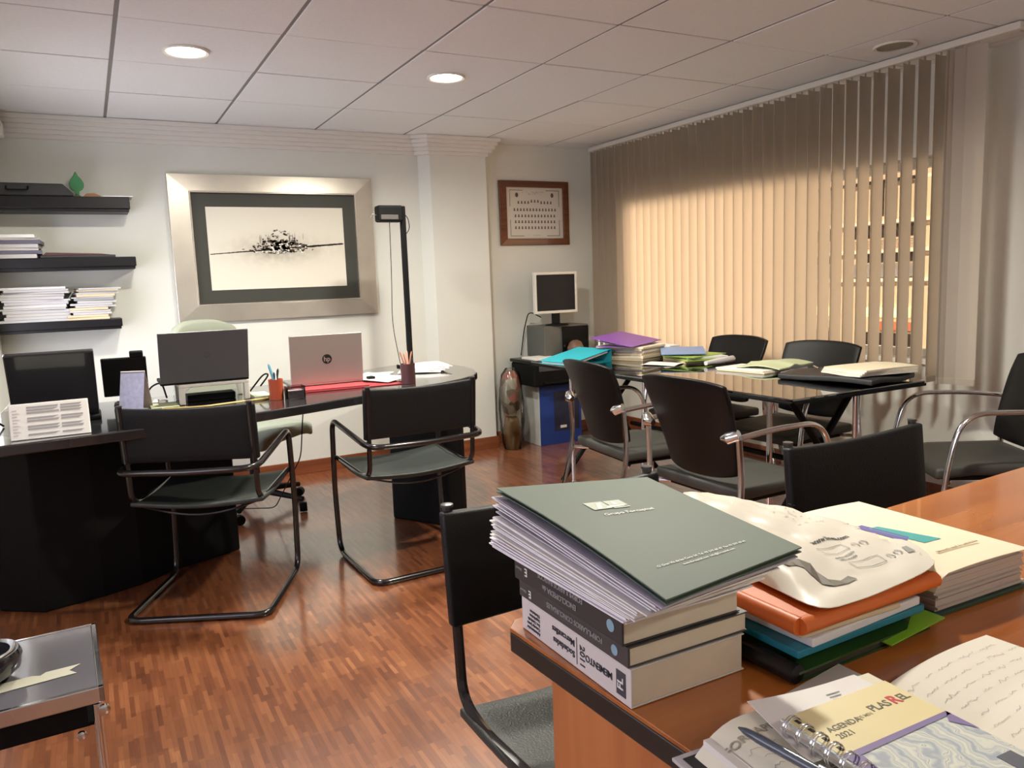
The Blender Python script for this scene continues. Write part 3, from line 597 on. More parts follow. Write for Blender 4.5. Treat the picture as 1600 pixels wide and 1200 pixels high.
# ================================================================ CHAIRS
def cantilever(arms=True, label='', loc=(0, 0, 0), rz=0.):
    t = thing('cantilever_chair', label, 'chair', loc, rz, None)
    W = .265; r = .0125
    if arms:
        zF, zR = .635, .585
        pts = [(W*.0, -.0, r+.001), (W, 0, r+.001), (W, .50, r+.001), (W, .525, .30), (W, .50, zF), (W-.005, .06, zR), (W-.03, -.005, zR-.002), (0, -.02, zR-.004)]
        right = fillet(pts, [0, .055, .07, .05, .06, .05, .05, 0], 7)
        left = [Vector((-p.x, p.y, p.z)) for p in right][::-1]
        loop = right[:-1]+[Vector((0, -.02, zR-.004))]+left[1:-1]
        MB().tube(loop, r, 10, closed=True).build('tube_frame', M_TUBE, t, 0, True)
    else:
        pts = [(0, 0, r+.001), (W, 0, r+.001), (W, .50, r+.001), (W, .53, .44), (W-.01, .49, .445)]
        right = fillet(pts, [0, .055, .07, .04, 0], 7); left = [Vector((-p.x, p.y, p.z)) for p in right][::-1]
        MB().tube(left+right[1:], r, 10).build('tube_frame', M_TUBE, t, 0, True)
    for s in (-1, 1):
        MB().tube(fillet([(s*.238, .055, .822), (s*.238, .075, .60), (s*.238, .085, .455), (s*.238, .17, .430), (s*.248, .515, .452)], [0, .02, .05, .08, 0], 6), .0105, 8).build('side_rail', M_TUBE, t, 0, True)
        MB().lathe([(0, 0), (.012, 0), (.012, .005), (0, .007)], 10, (s*.238, .055, .822)).build('end_cap', mat('cap_grey', (.06, .06, .06), .3), t, 0, True)
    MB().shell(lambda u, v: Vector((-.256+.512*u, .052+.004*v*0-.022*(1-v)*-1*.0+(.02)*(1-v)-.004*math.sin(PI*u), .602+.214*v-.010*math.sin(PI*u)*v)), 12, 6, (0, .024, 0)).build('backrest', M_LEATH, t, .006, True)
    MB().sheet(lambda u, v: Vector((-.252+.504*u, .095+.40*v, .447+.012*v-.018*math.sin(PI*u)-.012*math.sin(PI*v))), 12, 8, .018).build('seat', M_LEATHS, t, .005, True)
    MB().tube([(-.235+.47*k/12, .12, .430-.05*math.sin(PI*k/12)) for k in range(13)], .0045, 6).build('brace', M_TUBE, t, 0, True)
    return t
c1 = cantilever(True, 'black leather cantilever armchair facing the dark laptop', (.258, 3.075, 0), -.45)
c2 = copy_tree(c1); c2.location = (1.21, 3.02, 0); c2.rotation_euler = (0, 0, .02); tag(c2, 'black leather cantilever armchair facing the silver laptop', 'chair')
c3 = cantilever(False, 'armless black leather cantilever chair beside the tall stack of law books', (.79, 1.375, 0), PI+.03)
c4 = copy_tree(c3); c4.location = (1.68, 1.375, 0); c4.rotation_euler = (0, 0, PI+.02); tag(c4, 'armless black leather cantilever chair between wooden desk and glass table', 'chair')
for c_, g_ in ((c1, 'cantilever armchairs at the black desk'), (c2, 'cantilever armchairs at the black desk'), (c3, 'armless chairs at the wooden desk'), (c4, 'armless chairs at the wooden desk')): c_['group'] = g_
# conference chairs
def conf(label, loc, rz):
    t = thing('conference_chair', label, 'chair', loc, rz, 'chrome armed chairs at the glass table')
    def bk(u, v):
        z = .475+.385*v; wv = .185+.045*min(1, v*1.3); z2 = z-.020*(abs(2*u-1)**3)*v**2+.02*(abs(2*u-1)**3)*(1-v)
        return Vector(((2*u-1)*wv, .012-.11*v**1.25+.035*(2*u-1)**2, z2))
    MB().shell(bk, 14, 10, (0, .022, 0)).build('backrest', M_SHELL, t, .006, True)
    MB().sheet(lambda u, v: Vector(((2*u-1)*(.235-.02*v), .01+.455*v, .455-.03*max(0, v-.7)/.3*.6-.01*math.sin(PI*u)*math.sin(PI*v)+.006)), 10, 10, .045).build('seat', M_SEATF, t, .012, True)
    box('seat_pan', M_BLKMAT, t, -.20, .20, .05, .43, .392, .412, .01)
    for s in (-1, 1):
        f_ = fillet([(s*.255, -.005, .655), (s*.265, .15, .672), (s*.272, .40, .672), (s*.272, .455, .45), (s*.262, .475, .012)], [0, .08, .10, .12, 0], 8)
        MB().tube(f_, .0135, 10, ry=.75).build('arm_and_leg', M_CHROME, t, 0, True)
        MB().tube(fillet([(s*.255, -.01, .65), (s*.258, .005, .45), (s*.265, -.11, .012)], [0, .25, 0], 8), .0115, 8).build('rear_leg', M_CHROME, t, 0, True)
        MB().tube([(s*.258, -.012, .668), (s*.225, -.028, .655), (s*.195, -.03, .65)], [.020, .026, .012], 10).build('arm_joint', M_CHROME, t, 0, True)
        MB().tube([(s*.262, .44, .40), (s*.19, .41, .402)], .008, 8).build('stretcher', M_CHROME, t, 0, True)
        MB().tube([(s*.258, .005, .40), (s*.19, .06, .402)], .008, 8).build('stretcher', M_CHROME, t, 0, True)
        MB().lathe([(0, 0), (.016, 0), (.014, .014), (0, .014)], 12, (s*.262, .475, 0)).build('glide', M_BLKMAT, t, 0, True)
        MB().lathe([(0, 0), (.015, 0), (.013, .014), (0, .014)], 12, (s*.265, -.11, 0)).build('glide', M_BLKMAT, t, 0, True)
    return t
A = conf('black chair with chrome arms next to the teal binder', (2.045, 3.0, 0), -PI/2-.10)
def cc(label, loc, rz):
    o = copy_tree(A); o.location = loc; o.rotation_euler = (0, 0, rz); o['label'] = label; return o
cc('black chair with chrome arms whose back hides the middle of the glass table edge', (1.975, 2.265, 0), -PI/2-.0)
cc('black chair between blind and glass table, beside the blue folder', (3.35, 3.48, 0), PI/2-.03)
cc('black chair between blind and glass table, behind the open green papers', (3.325, 2.85, 0), PI/2+.05)
cc('black chair with chrome arms seen side on at the head of the glass table', (3.36, 1.78, 0), .98)
# green office swivel chair
t = thing('office_chair', 'grey green upholstered swivel chair behind the black desk', 'chair', (.745, 4.52, 0), -PI*.75)
M_UPH = mat('green_fabric', (.33, .36, .30), .85, bump=(400, .4))
MB().sheet(lambda u, v: Vector(((2*u-1)*.285*(1-.16*abs(2*v-1)**3), -.27+.55*v*(1-.06*(2*u-1)**2), .50-.035*abs(2*u-1)**3-.05*max(0, v-.6)**1.5)), 12, 12, .07).build('seat', M_UPH, t, .02, True)
MB().shell(lambda u, v: Vector(((2*u-1)*(.285-.03*(2*v-1)**4), -.31-.02*v+.05*(2*u-1)**2, .58+.50*v-.05*abs(2*u-1)**3*v)), 12, 10, (0, .055, 0)).build('backrest', M_UPH, t, .02, True)
MB().tube(fillet([(0, -.12, .42), (0, -.36, .42), (0, -.345, .72)], .08), .016, 8).build('back_post', M_BLKMAT, t, 0, True)
MB().lathe([(0, .06), (.03, .06), (.028, .25), (.02, .25), (.02, .44), (.06, .445), (0, .445)], 16).build('gas_lift', M_BLKMAT, t, 0, True)
for k in range(5):
    a = 2*PI*k/5+.3; d = Vector((math.cos(a), math.sin(a), 0))
    lg = MB().tube([d*.02+Vector((0, 0, .115)), d*.30+Vector((0, 0, .075))], [.022, .014], 8).build('base_arm', M_BLKMAT, t, 0, True)
    MB().lathe([(0, -.02), (.026, -.02), (.028, 0), (.026, .02), (0, .02)], 14, T=TR(*(d*.30+Vector((0, 0, .029)))) @ RZ(a+.6) @ Matrix.Rotation(PI/2, 4, 'Y')).build('caster', M_BLKMAT, lg, 0, True)
# ================================================================ GLASS TABLE
GX0, GX1, GY0, GY1 = 2.355, 3.17, 2.125, 4.17
t = thing('glass_table', 'long glass topped meeting table with black rim beside the blind', 'table', ((GX0+GX1)/2, (GY0+GY1)/2, 0))
cx, cy = (GX0+GX1)/2, (GY0+GY1)/2
box('glass_top', glassy('table_glass', (.30, .33, .29), 1.75, .015, .20), t, GX0-cx+.004, GX1-cx-.004, GY0-cy+.004, GY1-cy-.004, .728, .739, .003)
rr = MB(); 
for a in ((GX0-cx, GX1-cx, GY0-cy, GY0-cy+.012), (GX0-cx, GX1-cx, GY1-cy-.012, GY1-cy), (GX0-cx, GX0-cx+.012, GY0-cy, GY1-cy), (GX1-cx-.012, GX1-cx, GY0-cy, GY1-cy)): rr.box(*a, .716, .7275)
rr.build('rim', M_BLKMAT, t, .002)
for x, y in ((.14, .25), (.14, 1.80), (.68, .25), (.68, 1.80)):
    MB().lathe([(0, 0), (.016, 0), (.014, .02), (.0125, .04), (.0125, .66), (.03, .715), (0, .715)], 16, (GX0+x-cx, GY0+y-cy, 0)).build('leg', M_CHROME, t, 0, True)
for y in (.24, 1.82):
    MB().tube([(GX0+.71-cx, GY0+y+.03-cy, .715), (GX0+.09-cx, GY0+y+.03-cy, .016)], .016, 8).build('cross_brace', M_BLKMAT, t, 0, True)
    MB().tube([(GX0+.20-cx, GY0+y-.03-cy, .715), (GX0+.76-cx, GY0+y-.03-cy, .016)], .016, 8).build('cross_brace', M_BLKMAT, t, 0, True)
MB().tube([(.15, -.75, .33), (.15, .75, .33)], .014, 8).build('long_brace', M_BLKMAT, t, 0, True)
GZ = .7395
# binders and folders on it
t = thing('ring_binder', 'turquoise ring binder lying at the far end of the glass table', 'binder', (2.52, 3.90, GZ), .18)
MTE = mat('teal_card', (.02, .36, .44), .4)
MB().sheet(lambda u, v: Vector((-.17+.32*u, -.14+.28*v, .018+.055*u)), 4, 4, .003).build('top_cover', MTE, t); MB().box(-.17, .15, -.14, .14, 0, .003).build('bottom_cover', MTE, t)
box('spine', MTE, t, .148, .152, -.14, .14, 0, .073); MB().sheet(lambda u, v: Vector((-.16+.29*u, -.13+.26*v, .013+.052*u)), 2, 2, .012).build('pages', M_WHITE, t)
for k in range(2):
    paper('paper_sheet', 2.47+.03*k, 3.99-.02*k, GZ+.001+.0*k, .10, .28, .1, M_WHITE, 'white sheet sticking out beside the turquoise binder', .001) if k == 0 and False else None
def stackdocs(name, cx_, cy_, z, n, w, d, a, hs, mats, label, cat, group, jit=.01):
    zz = z
    for k in range(n):
        h = random.uniform(*hs)
        T = TR(cx_+random.uniform(-jit, jit), cy_+random.uniform(-jit, jit), zz) @ RZ(a+random.uniform(-.06, .06))
        o = MB().box(-w/2, w/2, -d/2, d/2, 0, h-.0006, T).build(name, mats[k % len(mats)], None, min(.0012, h*.2)); tag(o, label, cat, group); zz += h
    return zz
zt = stackdocs('file_folder', 2.86, 3.83, GZ, 6, .25, .33, .35, (.012, .018), [M_TANP, M_CREAM, M_TANP, M_WHITE2], 'buff file folder in the pile under the purple folder', 'file folder', 'buff files under the purple folder')
t = thing('purple_folder', 'purple elastic folder on top of the buff file pile', 'folder', (2.84, 3.83, zt+.001), .42)
MPU = mat('purple_card', (.20, .06, .34), .4)
MB().sheet(lambda u, v: Vector((-.18+.37*u, -.13+.28*v, .006+.012*u+.048*v)), 5, 5, .003).build('front_cover', MPU, t); MB().box(-.17, .17, -.12, .12, 0, .003).build('back_cover', MPU, t)
MB().sheet(lambda u, v: Vector((-.165+.32*u, -.115+.23*v, .0025+.007*u+.030*v)), 2, 2, .001).build('sheets', M_WHITE, t)
t = thing('carrier_bag_handle', 'white plastic bag handle poking up behind the turquoise binder', 'bag', (2.83, 4.08, GZ), .1)
MB().tube(fillet([(-.03, 0, .0), (-.022, 0, .12), (.012, 0, .125), (.022, 0, .0)], .03), .008, 8, ry=.4).build('handle', M_PLAST, t, 0, True)
MB().sheet(lambda u, v: Vector((-.05+.14*u, -.03+.06*v, .03+.035*math.sin(PI*u)*math.sin(PI*v))), 8, 6, .028).build('bag_body', M_PLAST, t, 0, True)
zt = stackdocs('document_folder', 3.04, 3.47, GZ, 3, .24, .32, -.25, (.010, .014), [M_TANP, mat('lime_folder', (.33, .50, .08), .4), M_WHITE2], 'thin folder in the pile under the pale blue folder', 'folder', 'folders under the pale blue folder', .015)
o = MB().sheet(lambda u, v: Vector((-.16+.32*u, -.12+.25*v, .004+.012*u)), 4, 4, .003).build('blue_folder', mat('pale_blue', (.16, .30, .58), .4), None); o.location = (3.01, 3.52, zt+.012); o.rotation_euler = (0, 0, .9); tag(o, 'pale blue folder on top of a thin pile, glass table', 'folder')
o = MB().sheet(lambda u, v: Vector((-.15+.30*u, -.11+.22*v, .003)), 2, 2, .003).build('lime_folder', MATS['lime_folder'], None); o.location = (3.02, 3.44, zt+.0); o.rotation_euler = (0, 0, .2); tag(o, 'lime green folder lying just beneath the pale blue folder', 'folder')
paper('paper_sheet', 2.79, 3.44, GZ+.001, .15, .20, .5, M_WHITE, 'small white sheet on the glass in front of the blue folder', .001)
o = box('paper_block', M_WHITE, None, 3.075, 3.155, 3.72, 3.98, GZ, GZ+.07, .004); tag(o, 'white block of papers between purple and blue folders', 'papers')
o = MB().tube([(2.88, 3.19, GZ+.018), (3.00, 3.22, GZ+.018), (3.12, 3.24, GZ+.02), (3.14, 3.245, GZ+.02)], [.012, .017, .018, .006], 12).build('paper_roll', M_WHITE2, None, 0, True); tag(o, 'rolled white paper tube beside the lime green folder', 'paper roll')
zt = stackdocs('exam_pad', 2.93, 2.90, GZ, 2, .21, .29, .15, (.007, .009), [M_CREAM, M_WHITE], 'thin cream pad under the open green papers', 'pad', 'cream pads under the green papers', .01)
o = MB().sheet(lambda u, v: Vector((-.17+.34*u, -.12+.24*v, .006+.022*math.sin(PI*min(1, v*1.1))*.6+.012*math.exp(-((u-.45)/.1)**2))), 14, 6, .006).build('open_magazine', mat('pale_green_paper', (.56, .62, .40), .6), None, 0, True); o.location = (3.05, 2.87, zt+.001); o.rotation_euler = (0, 0, .25); tag(o, 'open pale green papers on a cream pad in front of a chair', 'papers')
t = thing('laptop_bag', 'flat black bag lying on the glass near the table corner', 'bag', (2.96, 2.41, GZ), .12)
MB().sheet(lambda u, v: Vector((-.17+.34*u, -.26+.46*v, .030+.005*math.sin(7*u+5*v))), 8, 10, .024).build('bag_body', mat('bag_black', (.02, .02, .022), .5), t, .006, True)
MB().tube(fillet([(-.06, .19, .03), (-.10, .24, .015), (-.02, .26, .012), (.06, .20, .03)], .05), .006, 8).build('strap', mat('strap_mauve', (.14, .11, .14), .5), t, 0, True)
MB().tube([(0, .1, .04), (.05, .16, .042)], .004, 8).build('zip_pull', M_CHROME, t, 0, True)
for k in range(4):
    paper('office_paper', 2.99+.004*k, 2.275, GZ+.036+.007*k, .22, .33, PI/2*.93+.03*k, [M_WHITE, M_CREAM][k % 2 == 1], 'white paper in the stack on the flat black bag', .006, 'papers on the flat black bag')
# ================================================================ CORNER CLUTTER
t = thing('storage_box', 'white and blue cardboard box on the floor under the printer', 'box', (3.05, 5.11, 0))
box('carton', mat('box_white', (.56, .58, .56), .6, noise=(8, .08)), t, -.175, .19, -.14, .12, 0, .455, .003)
box('blue_panel', mat('box_blue', (.012, .045, .24), .5), t, -.174, .19, -.1425, -.1405, .002, .452)
box('printed_picture', mat('box_print', (.02, .022, .05), .5, noise=(14, .8)), t, -.05, .17, -.144, -.143, .10, .40)
MB().box(.0, .055, -.146, -.1445, .12, .14, TR(0, 0, .0) @ Matrix.Rotation(.0, 4, 'Y')).build('sticker', M_WHITE, t)
t = thing('printer', 'black inkjet printer standing on the white and blue box', 'printer', (3.02, 5.07, .456))
box('body', M_BLKMAT, t, -.22, .24, -.17, .18, 0, .165, .012); box('scanner_lid', M_BLACK, t, -.23, .25, -.175, .185, .167, .192, .006); box('paper_tray', M_BLKMAT, t, -.15, .17, -.21, -.16, .02, .035, .003); box('control_panel', mat('panel_grey', (.06, .06, .07), .3), t, -.18, .20, -.176, -.168, .11, .15, .003)
o = box('paper_ream', M_WHITE, None, 2.82, 3.02, 4.90, 5.12, .6495, .664, .002); tag(o, 'white papers lying on the printer lid', 'papers')
t = thing('computer_tower', 'dark computer tower beneath the small monitor', 'computer', (3.17, 5.155, .650))
box('case', mat('tower_side', (.10, .105, .095), .5), t, -.20, .19, -.13, .14, 0, .235, .005); box('front_bezel', M_BLKMAT, t, -.05, .185, -.142, -.131, .01, .225, .004)
MB().lathe([(0, 0), (.008, 0), (.008, .004), (0, .004)], 12, T=TR(-.035, -.142, .08) @ Matrix.Rotation(PI/2, 4, 'X')).build('power_button', M_STEEL, t, 0, True)
t = thing('flat_monitor', 'small white framed monitor standing on the computer tower', 'monitor', (3.13, 5.08, .886))
frame_ring(.187, .155, .168, .134, .02, -.012).build('bezel', mat('monitor_white', (.68, .67, .63), .35), t, .004)
for ch in t.children: ch.location = (-.02, 0, .245)
box('screen', mat('screen_dark', (.012, .013, .017), .5, spec=.2), t, -.19, .15, -.006, .018, .108, .382); box('neck', M_BLKMAT, t, -.045, .015, .0, .03, .01, .12, .004)
MB().lathe([(0, 0), (.09, 0), (.085, .008), (.02, .016), (0, .016)], 24, (-.015, 0, 0)).build('foot', M_BLKMAT, t, 0, True)
o = MB().lathe([(0, 0), (.04, .0), (.060, .03), (.062, .07), (.045, .11), (.02, .125), (0, .125)], 20, (3.19, 4.945, .6495)).build('brown_bag', mat('brown_leather', (.16, .09, .06), .5, noise=(12, .3)), None, 0, True); tag(o, 'rounded brown leather pouch in front of the computer tower', 'pouch')
# clear rubbish bag
t = thing('rubbish_bag', 'transparent plastic bag full of colourful litter beside the pilaster', 'bag', (2.675, 5.035, 0))
def blob(seed, R0, H, zo, amp):
    rr = random.Random(seed); m = MB(); n, q = 18, 12; rings = []
    for j in range(q+1):
        v = j/q; rad = R0*(.70+.34*math.sin(PI*min(1, v*1.05)))*(1 if v < .93 else .55)
        rings.append([m.bm.verts.new((rad*(1+amp*rr.uniform(-1, 1))*math.cos(2*PI*i/n)*.98, rad*(1+amp*rr.uniform(-1, 1))*math.sin(2*PI*i/n)*.98, zo+H*v)) for i in range(n)])
    for a_, b_ in zip(rings, rings[1:]):
        for i in range(n): m.bm.faces.new((a_[i], a_[(i+1) % n], b_[(i+1) % n], b_[i]))
    m.bm.faces.new(rings[0][::-1]); m.bm.faces.new(rings[-1]); return m
blob(1, .066, .25, .0, .05).build('lower_contents', mat('litter_ochre', (.20, .12, .035), .35, noise=(22, .6), coat=.5), t, 0, True)
def litter():
    m = bpy.data.materials.new('litter'); m.use_nodes = True; nt = m.node_tree; b = nt.nodes['Principled BSDF']
    tc = N(nt, 'ShaderNodeTexCoord'); v = N(nt, 'ShaderNodeTexVoronoi'); v.inputs['Scale'].default_value = 16; nt.links.new(tc.outputs['Object'], v.inputs['Vector'])
    cr = N(nt, 'ShaderNodeValToRGB'); sp = N(nt, 'ShaderNodeSeparateColor'); nt.links.new(v.outputs['Color'], sp.inputs[0]); nt.links.new(sp.outputs[0], cr.inputs[0])
    e = cr.color_ramp.elements; e[0].color = (.05, .04, .03, 1); e[1].color = (.45, .43, .36, 1); e[1].position = 1
    for p, c in ((.2, (.16, .13, .10)), (.4, (.38, .35, .29)), (.55, (.32, .12, .10)), (.7, (.10, .15, .08)), (.85, (.28, .25, .20))):
        k = e.new(p); k.color = (*c, 1)
    cr.color_ramp.interpolation = 'CONSTANT'; nt.links.new(cr.outputs[0], b.inputs['Base Color']); b.inputs['Roughness'].default_value = .35; b.inputs['Coat Weight'].default_value = .6
    return m
blob(2, .080, .33, .25, .06).build('upper_contents', litter(), t, 0, True)
blob(5, .094, .60, .002, .05).build('bag_film', glassy('bag_film', (.86, .85, .82), 1.3, .12, .02), t, 0, True)
cable([(2.90, 5.27, .66), (2.93, 5.26, .86), (2.94, 5.2, 1.0), (3.0, 5.12, .95)], .004, M_BLKMAT, 'black cable running down behind the small monitor')
# ================================================================ CHROME SIDE TABLE (bottom corner)
SZ = .42
t = thing('side_table', 'low chrome framed table with a grey glass top beside the floor edge', 'table', (-.05, 1.98, 0), .03)
box('glass_top', mat('grey_glass', (.13, .125, .14), .14, coat=.7, coat_r=.04), t, -.60, -.012, -.175, .175, SZ-.008, SZ-.001, .001)
fr = MB(); 
for a in ((-.612, 0, .176, .188), (-.612, 0, -.188, -.176), (-.012, 0, -.188, .188), (-.612, -.600, -.188, .188)): fr.box(*a, SZ-.034, SZ)
fr.build('chrome_frame', M_CHROME, t, .002)
box('drawer_band', M_BLKMAT, t, -.55, -.035, -.176, -.168, SZ-.082, SZ-.04); 
sb = box('lower_shelf', M_BLKMAT, t, -.59, -.02, -.165, .165, SZ-.09, SZ-.082)
for x, y in ((-.016, -.180), (-.016, .180), (-.596, -.180), (-.596, .180)):
    MB().tube([(x, y, .0), (x, y, SZ-.036)], .009, 10).build('leg', M_CHROME, t, 0, True)
MB().lathe([(0, 0), (.012, .0), (.012, .008), (0, .012)], 14, T=TR(-.004, -.188, SZ-.05) @ Matrix.Rotation(PI/2, 4, 'X')).build('screw_cap', M_CHROME, t, 0, True)
MB().lathe([(0, 0), (.010, .0), (.010, .008), (0, .012)], 14, T=TR(-.05, -.176, SZ-.10) @ Matrix.Rotation(PI/2, 4, 'X')).build('screw_cap', M_CHROME, t, 0, True)
o = MB().prism([(-.24, -.055), (-.085, -.040), (-.10, -.018), (-.078, .004), (-.145, .0), (-.155, -.012), (-.172, -.004), (-.245, -.010)], 0, .0006, TR(0.02, 0, 0)).build('masking_tape', mat('tape', (.50, .49, .38), .6), None); o.location = (-.03, 1.93, SZ+.0002); o.rotation_euler = (0, 0, .0); tag(o, 'torn strip of cream tape stuck on the grey table top', 'tape')
t = thing('ashtray', 'black glossy bowl standing on the grey table top', 'bowl', (-.275, 1.955, SZ))
MB().lathe([(0, 0), (.046, 0), (.074, .022), (.080, .050), (.074, .064), (.058, .064), (.052, .034), (.03, .02), (0, .018)], 28).build('bowl', M_BLKTOP, t, 0, True)
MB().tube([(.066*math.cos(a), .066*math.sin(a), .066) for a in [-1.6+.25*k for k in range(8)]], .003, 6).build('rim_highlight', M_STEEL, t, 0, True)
# ================================================================ WOODEN DESK (front)
DZ = .74
wdsk = thing('wooden_desk', 'glossy orange wood desk with black edge, piled with books', 'desk', (.49, .975, 0), .057)
MB().prism(fillet_pts := [(.0, -.02), (.02, 0), (1.95, 0), (1.95, -1.0), (0, -1.0)], DZ-.006, DZ).build('top_veneer', M_DESKW, wdsk, .001)
MB().prism([(.0, -.02), (.02, 0), (1.95, 0), (1.95, -1.0), (0, -1.0)], DZ-.036, DZ-.0065).build('top_board', M_EDGE, wdsk, .002)
box('end_panel', M_DESKP, wdsk, .006, .034, -.95, -.115, 0, DZ-.037, .002)
box('end_panel', M_DESKP, wdsk, 1.88, 1.91, -.95, -.115, 0, DZ-.037, .002)
box('modesty_panel', M_DESKP, wdsk, .035, 1.88, -.62, -.60, .15, DZ-.037, .002)
S = DZ+.0008
# ---- law books
def book(label, x0, x1, y0, y1, z0, z1, m_cover, soft=False, a=0.):
    t = thing('law_book', label, 'book', (x0, y0, z0), a)
    w, d, h = x1-x0, y1-y0, z1-z0; ct = .0018
    cv = MB(); cv.box(0, w, 0, d, 0, ct).box(0, w, 0, d, h-ct, h); cv.box(0, .003, 0, d, ct*.9, h-ct*.9)
    cv.build('cover', m_cover, t, .0008)
    MB().box(.0035, w-.003, .0015, d-.003, ct, h-ct).build('page_block', M_PAGES, t, .0008)
    return t, w, d, h
M_BKW = mat('spine_white', (.66, .62, .60), .5); M_BKD = mat('spine_dark', (.040, .037, .038), .45); M_BKD2 = mat('spine_dark2', (.060, .055, .055), .45)
def sp_T(y, z): return frame((-.0006, y, z), (0, 1, 0), (0, 0, -1))       # spine face looks to -x; letters upside down
t, w_, d_, h_ = book('white thick law book at the bottom of the stack, 2011 on its spine', .507, .682, .688, .945, S, .7885, M_BKW)
BI = mat('book_ink', (.05, .055, .07), .5)
box('logo_block', BI, t, -.0008, .0, .010, .028, .008, .038)
text('spine_logo', 'FL', .016, M_WHITE, t, frame((-.0012, .019, .023), (0, 0, 1), (0, 1, 0)), align='CENTER')
for s_, y_, z_, sz in (('MEMENTO', .036, .024, .0125), ('Sociedades', .118, .017, .0125), ('Mercantiles', .118, .032, .0125)):
    text('spine_lettering', s_, sz, BI, t, sp_T(y_, z_), spacing=.95)
text('spine_year', '2011', .015, BI, t, frame((-.0006, .101, .036), (0, 0, -1), (0, -1, 0)), spacing=1.)
box('spine_rule', BI, t, -.0007, 0, .113, .1138, .006, .042)
for k in range(5): text('small_print', ['Administraciones', 'Consejo Junta', 'Sociedad anonima', 'Liquidacion', 'Concurso'][k], .0062, BI, t, frame((-.0006, .213+.0062*k, .006), (0, 0, 1), (0, 1, 0))) if False else text('small_print', ['Administrador', 'Consejo Junta', 'Soc. Limitada', 'Liquidacion', 'Disolucion'][k], .0062, BI, t, sp_T(.206, .008+.0065*k))
t, w_, d_, h_ = book('dark law book in the middle of the three book stack', .505, .690, .690, .947, .7895, .8145, M_BKD2)
text('spine_lettering', 'FORMULARIOS CONCURSALES', .0098, M_GINK, t, sp_T(.05, .0135), spacing=.95); text('spine_letter', 'E', .015, M_WHITE, t, sp_T(.222, .011)); text('spine_small', 'Editorial', .005, M_GINK, t, sp_T(.236, .011))
MB().lathe([(0, 0), (.0065, 0), (.0065, .0006), (0, .0006)], 20, T=TR(-.0001, .026, .0125) @ Matrix.Rotation(-PI/2, 4, 'Y')).build('blue_dot', mat('dot_blue', (.25, .42, .52), .4), t)
t, w_, d_, h_ = book('dark law book on top of the book stack, below the green presentation folder', .500, .680, .694, .950, .8155, .8555, M_BKD)
text('spine_lettering', 'ENCICLOPEDIA de', .0105, M_GINK, t, sp_T(.095, .012), spacing=.95); text('spine_lettering', 'FORMULARIOS BASICOS', .0105, M_GINK, t, sp_T(.080, .026), spacing=.95); text('spine_letter', 'E', .016, M_WHITE, t, sp_T(.218, .018)); text('spine_small', 'Editorial', .005, M_GINK, t, sp_T(.234, .018))
MB().lathe([(0, 0), (.0075, 0), (.0075, .0006), (0, .0006)], 20, T=TR(-.0001, .022, .018) @ Matrix.Rotation(-PI/2, 4, 'Y')).build('blue_dot', MATS['dot_blue'], t)
# ---- paper sheaf between books and folder
cA, cB, cC, cD = Vector((.474, .583, .914)), Vector((.694, .611, .916)), Vector((.722, .930, .928)), Vector((.466, .930, .952))   # near-left, near-right, far-right, far-left of the cover
lA, lB, lC, lD = Vector((.500, .680, .857)), Vector((.690, .683, .857)), Vector((.695, .97, .857)), Vector((.492, .985, .857))
def bil(a, b, c_, d_, u, v): return a*(1-u)*(1-v)+b*u*(1-v)+c_*u*v+d_*(1-u)*v
def sheaf(name, label, k0, k1, n, mats, out=0., seed=1, kind='stuff', cat='papers'):
    rr = random.Random(seed); t = thing(name, label, cat, (.58, .80, .857))
    groups = {}
    for k in range(n):
        f = k0+(k1-k0)*k/(n-1); A_, B_, C__, D_ = [p.lerp(q, f) for p, q in zip((lA, lB, lC, lD), (cA, cB, cC, cD))]
        j = Vector((rr.uniform(-.006, .006)-out*(1-f), rr.uniform(-.006, .006)-out*.6*(1-f), 0)); wv = rr.uniform(.0, .0022); ph_ = rr.uniform(0, 6)
        m = rr.choice(mats)
        groups.setdefault(m.name, (MB(), m))[0].sheet(lambda u, v: bil(A_, B_, C__, D_, u, v)+j+Vector((-.58, -.80, -.857+wv*math.sin(5*u+ph_)*math.cos(4*v)-.0005)), 6, 6, .0017)
    for nm, (mb, m) in groups.items(): mb.build('sheets', m, t)
    t['kind'] = kind
    return t
M_SHF = mat('sheaf_white', (.84, .82, .86), .6)
sheaf('paper_sheaf', 'sheaf of loose white papers lying on the law books', .05, .58, 14, [M_SHF, M_WHITE, M_SHF, M_SHF], .012, 4)
sheaf('folder_papers', 'bluish grey edged papers directly beneath the green presentation folder', .62, .93, 11, [mat('lilac_paper', (.40, .38, .46), .7), M_WHITE2, mat('lilac_paper2', (.5, .47, .52), .7)], .0, 9)
t = thing('presentation_folder', 'dark green card folder with white logo on top of the books', 'folder', (.58, .80, .93))
OF = Vector((.58, .80, .93))
def gf(u, v, dz=0.): return bil(cA, cB, cC, cD, u, v)-OF+Vector((0, 0, .004+.006*math.sin(PI*v)*(1-u)+dz))
M_GRN = mat('green_card', (.085, .125, .095), .6)
MB().sheet(lambda u, v: gf(u, v), 12, 16, .0016).build('front_cover', M_GRN, t, 0, True)
MB().sheet(lambda u, v: gf(u, v)-Vector((0, 0, .005)), 8, 8, .0012).build('back_cover', M_GRN, t, 0, True)
def on_folder(co):                      # co.x,co.y in metres on the cover -> world on the curved cover
    u = (co.x)/.22; v = (co.y)/.34; p = gf(u, v, .0007); return Vector((p.x, p.y, p.z+co.z))
def ftxt(nm, s_, size, x, y, a=0., m=M_WINK): return text(nm, s_, size, m, t, TR(x, y, 0) @ RZ(a), .0001, fn=on_folder)
ftxt('logo_name', 'Grupo Forcapital', .0105, .068, .196, 0)
lg = MB()
def fq(pts): lg.quad(*[on_folder(Vector((x, y, .0002))) for x, y in pts])
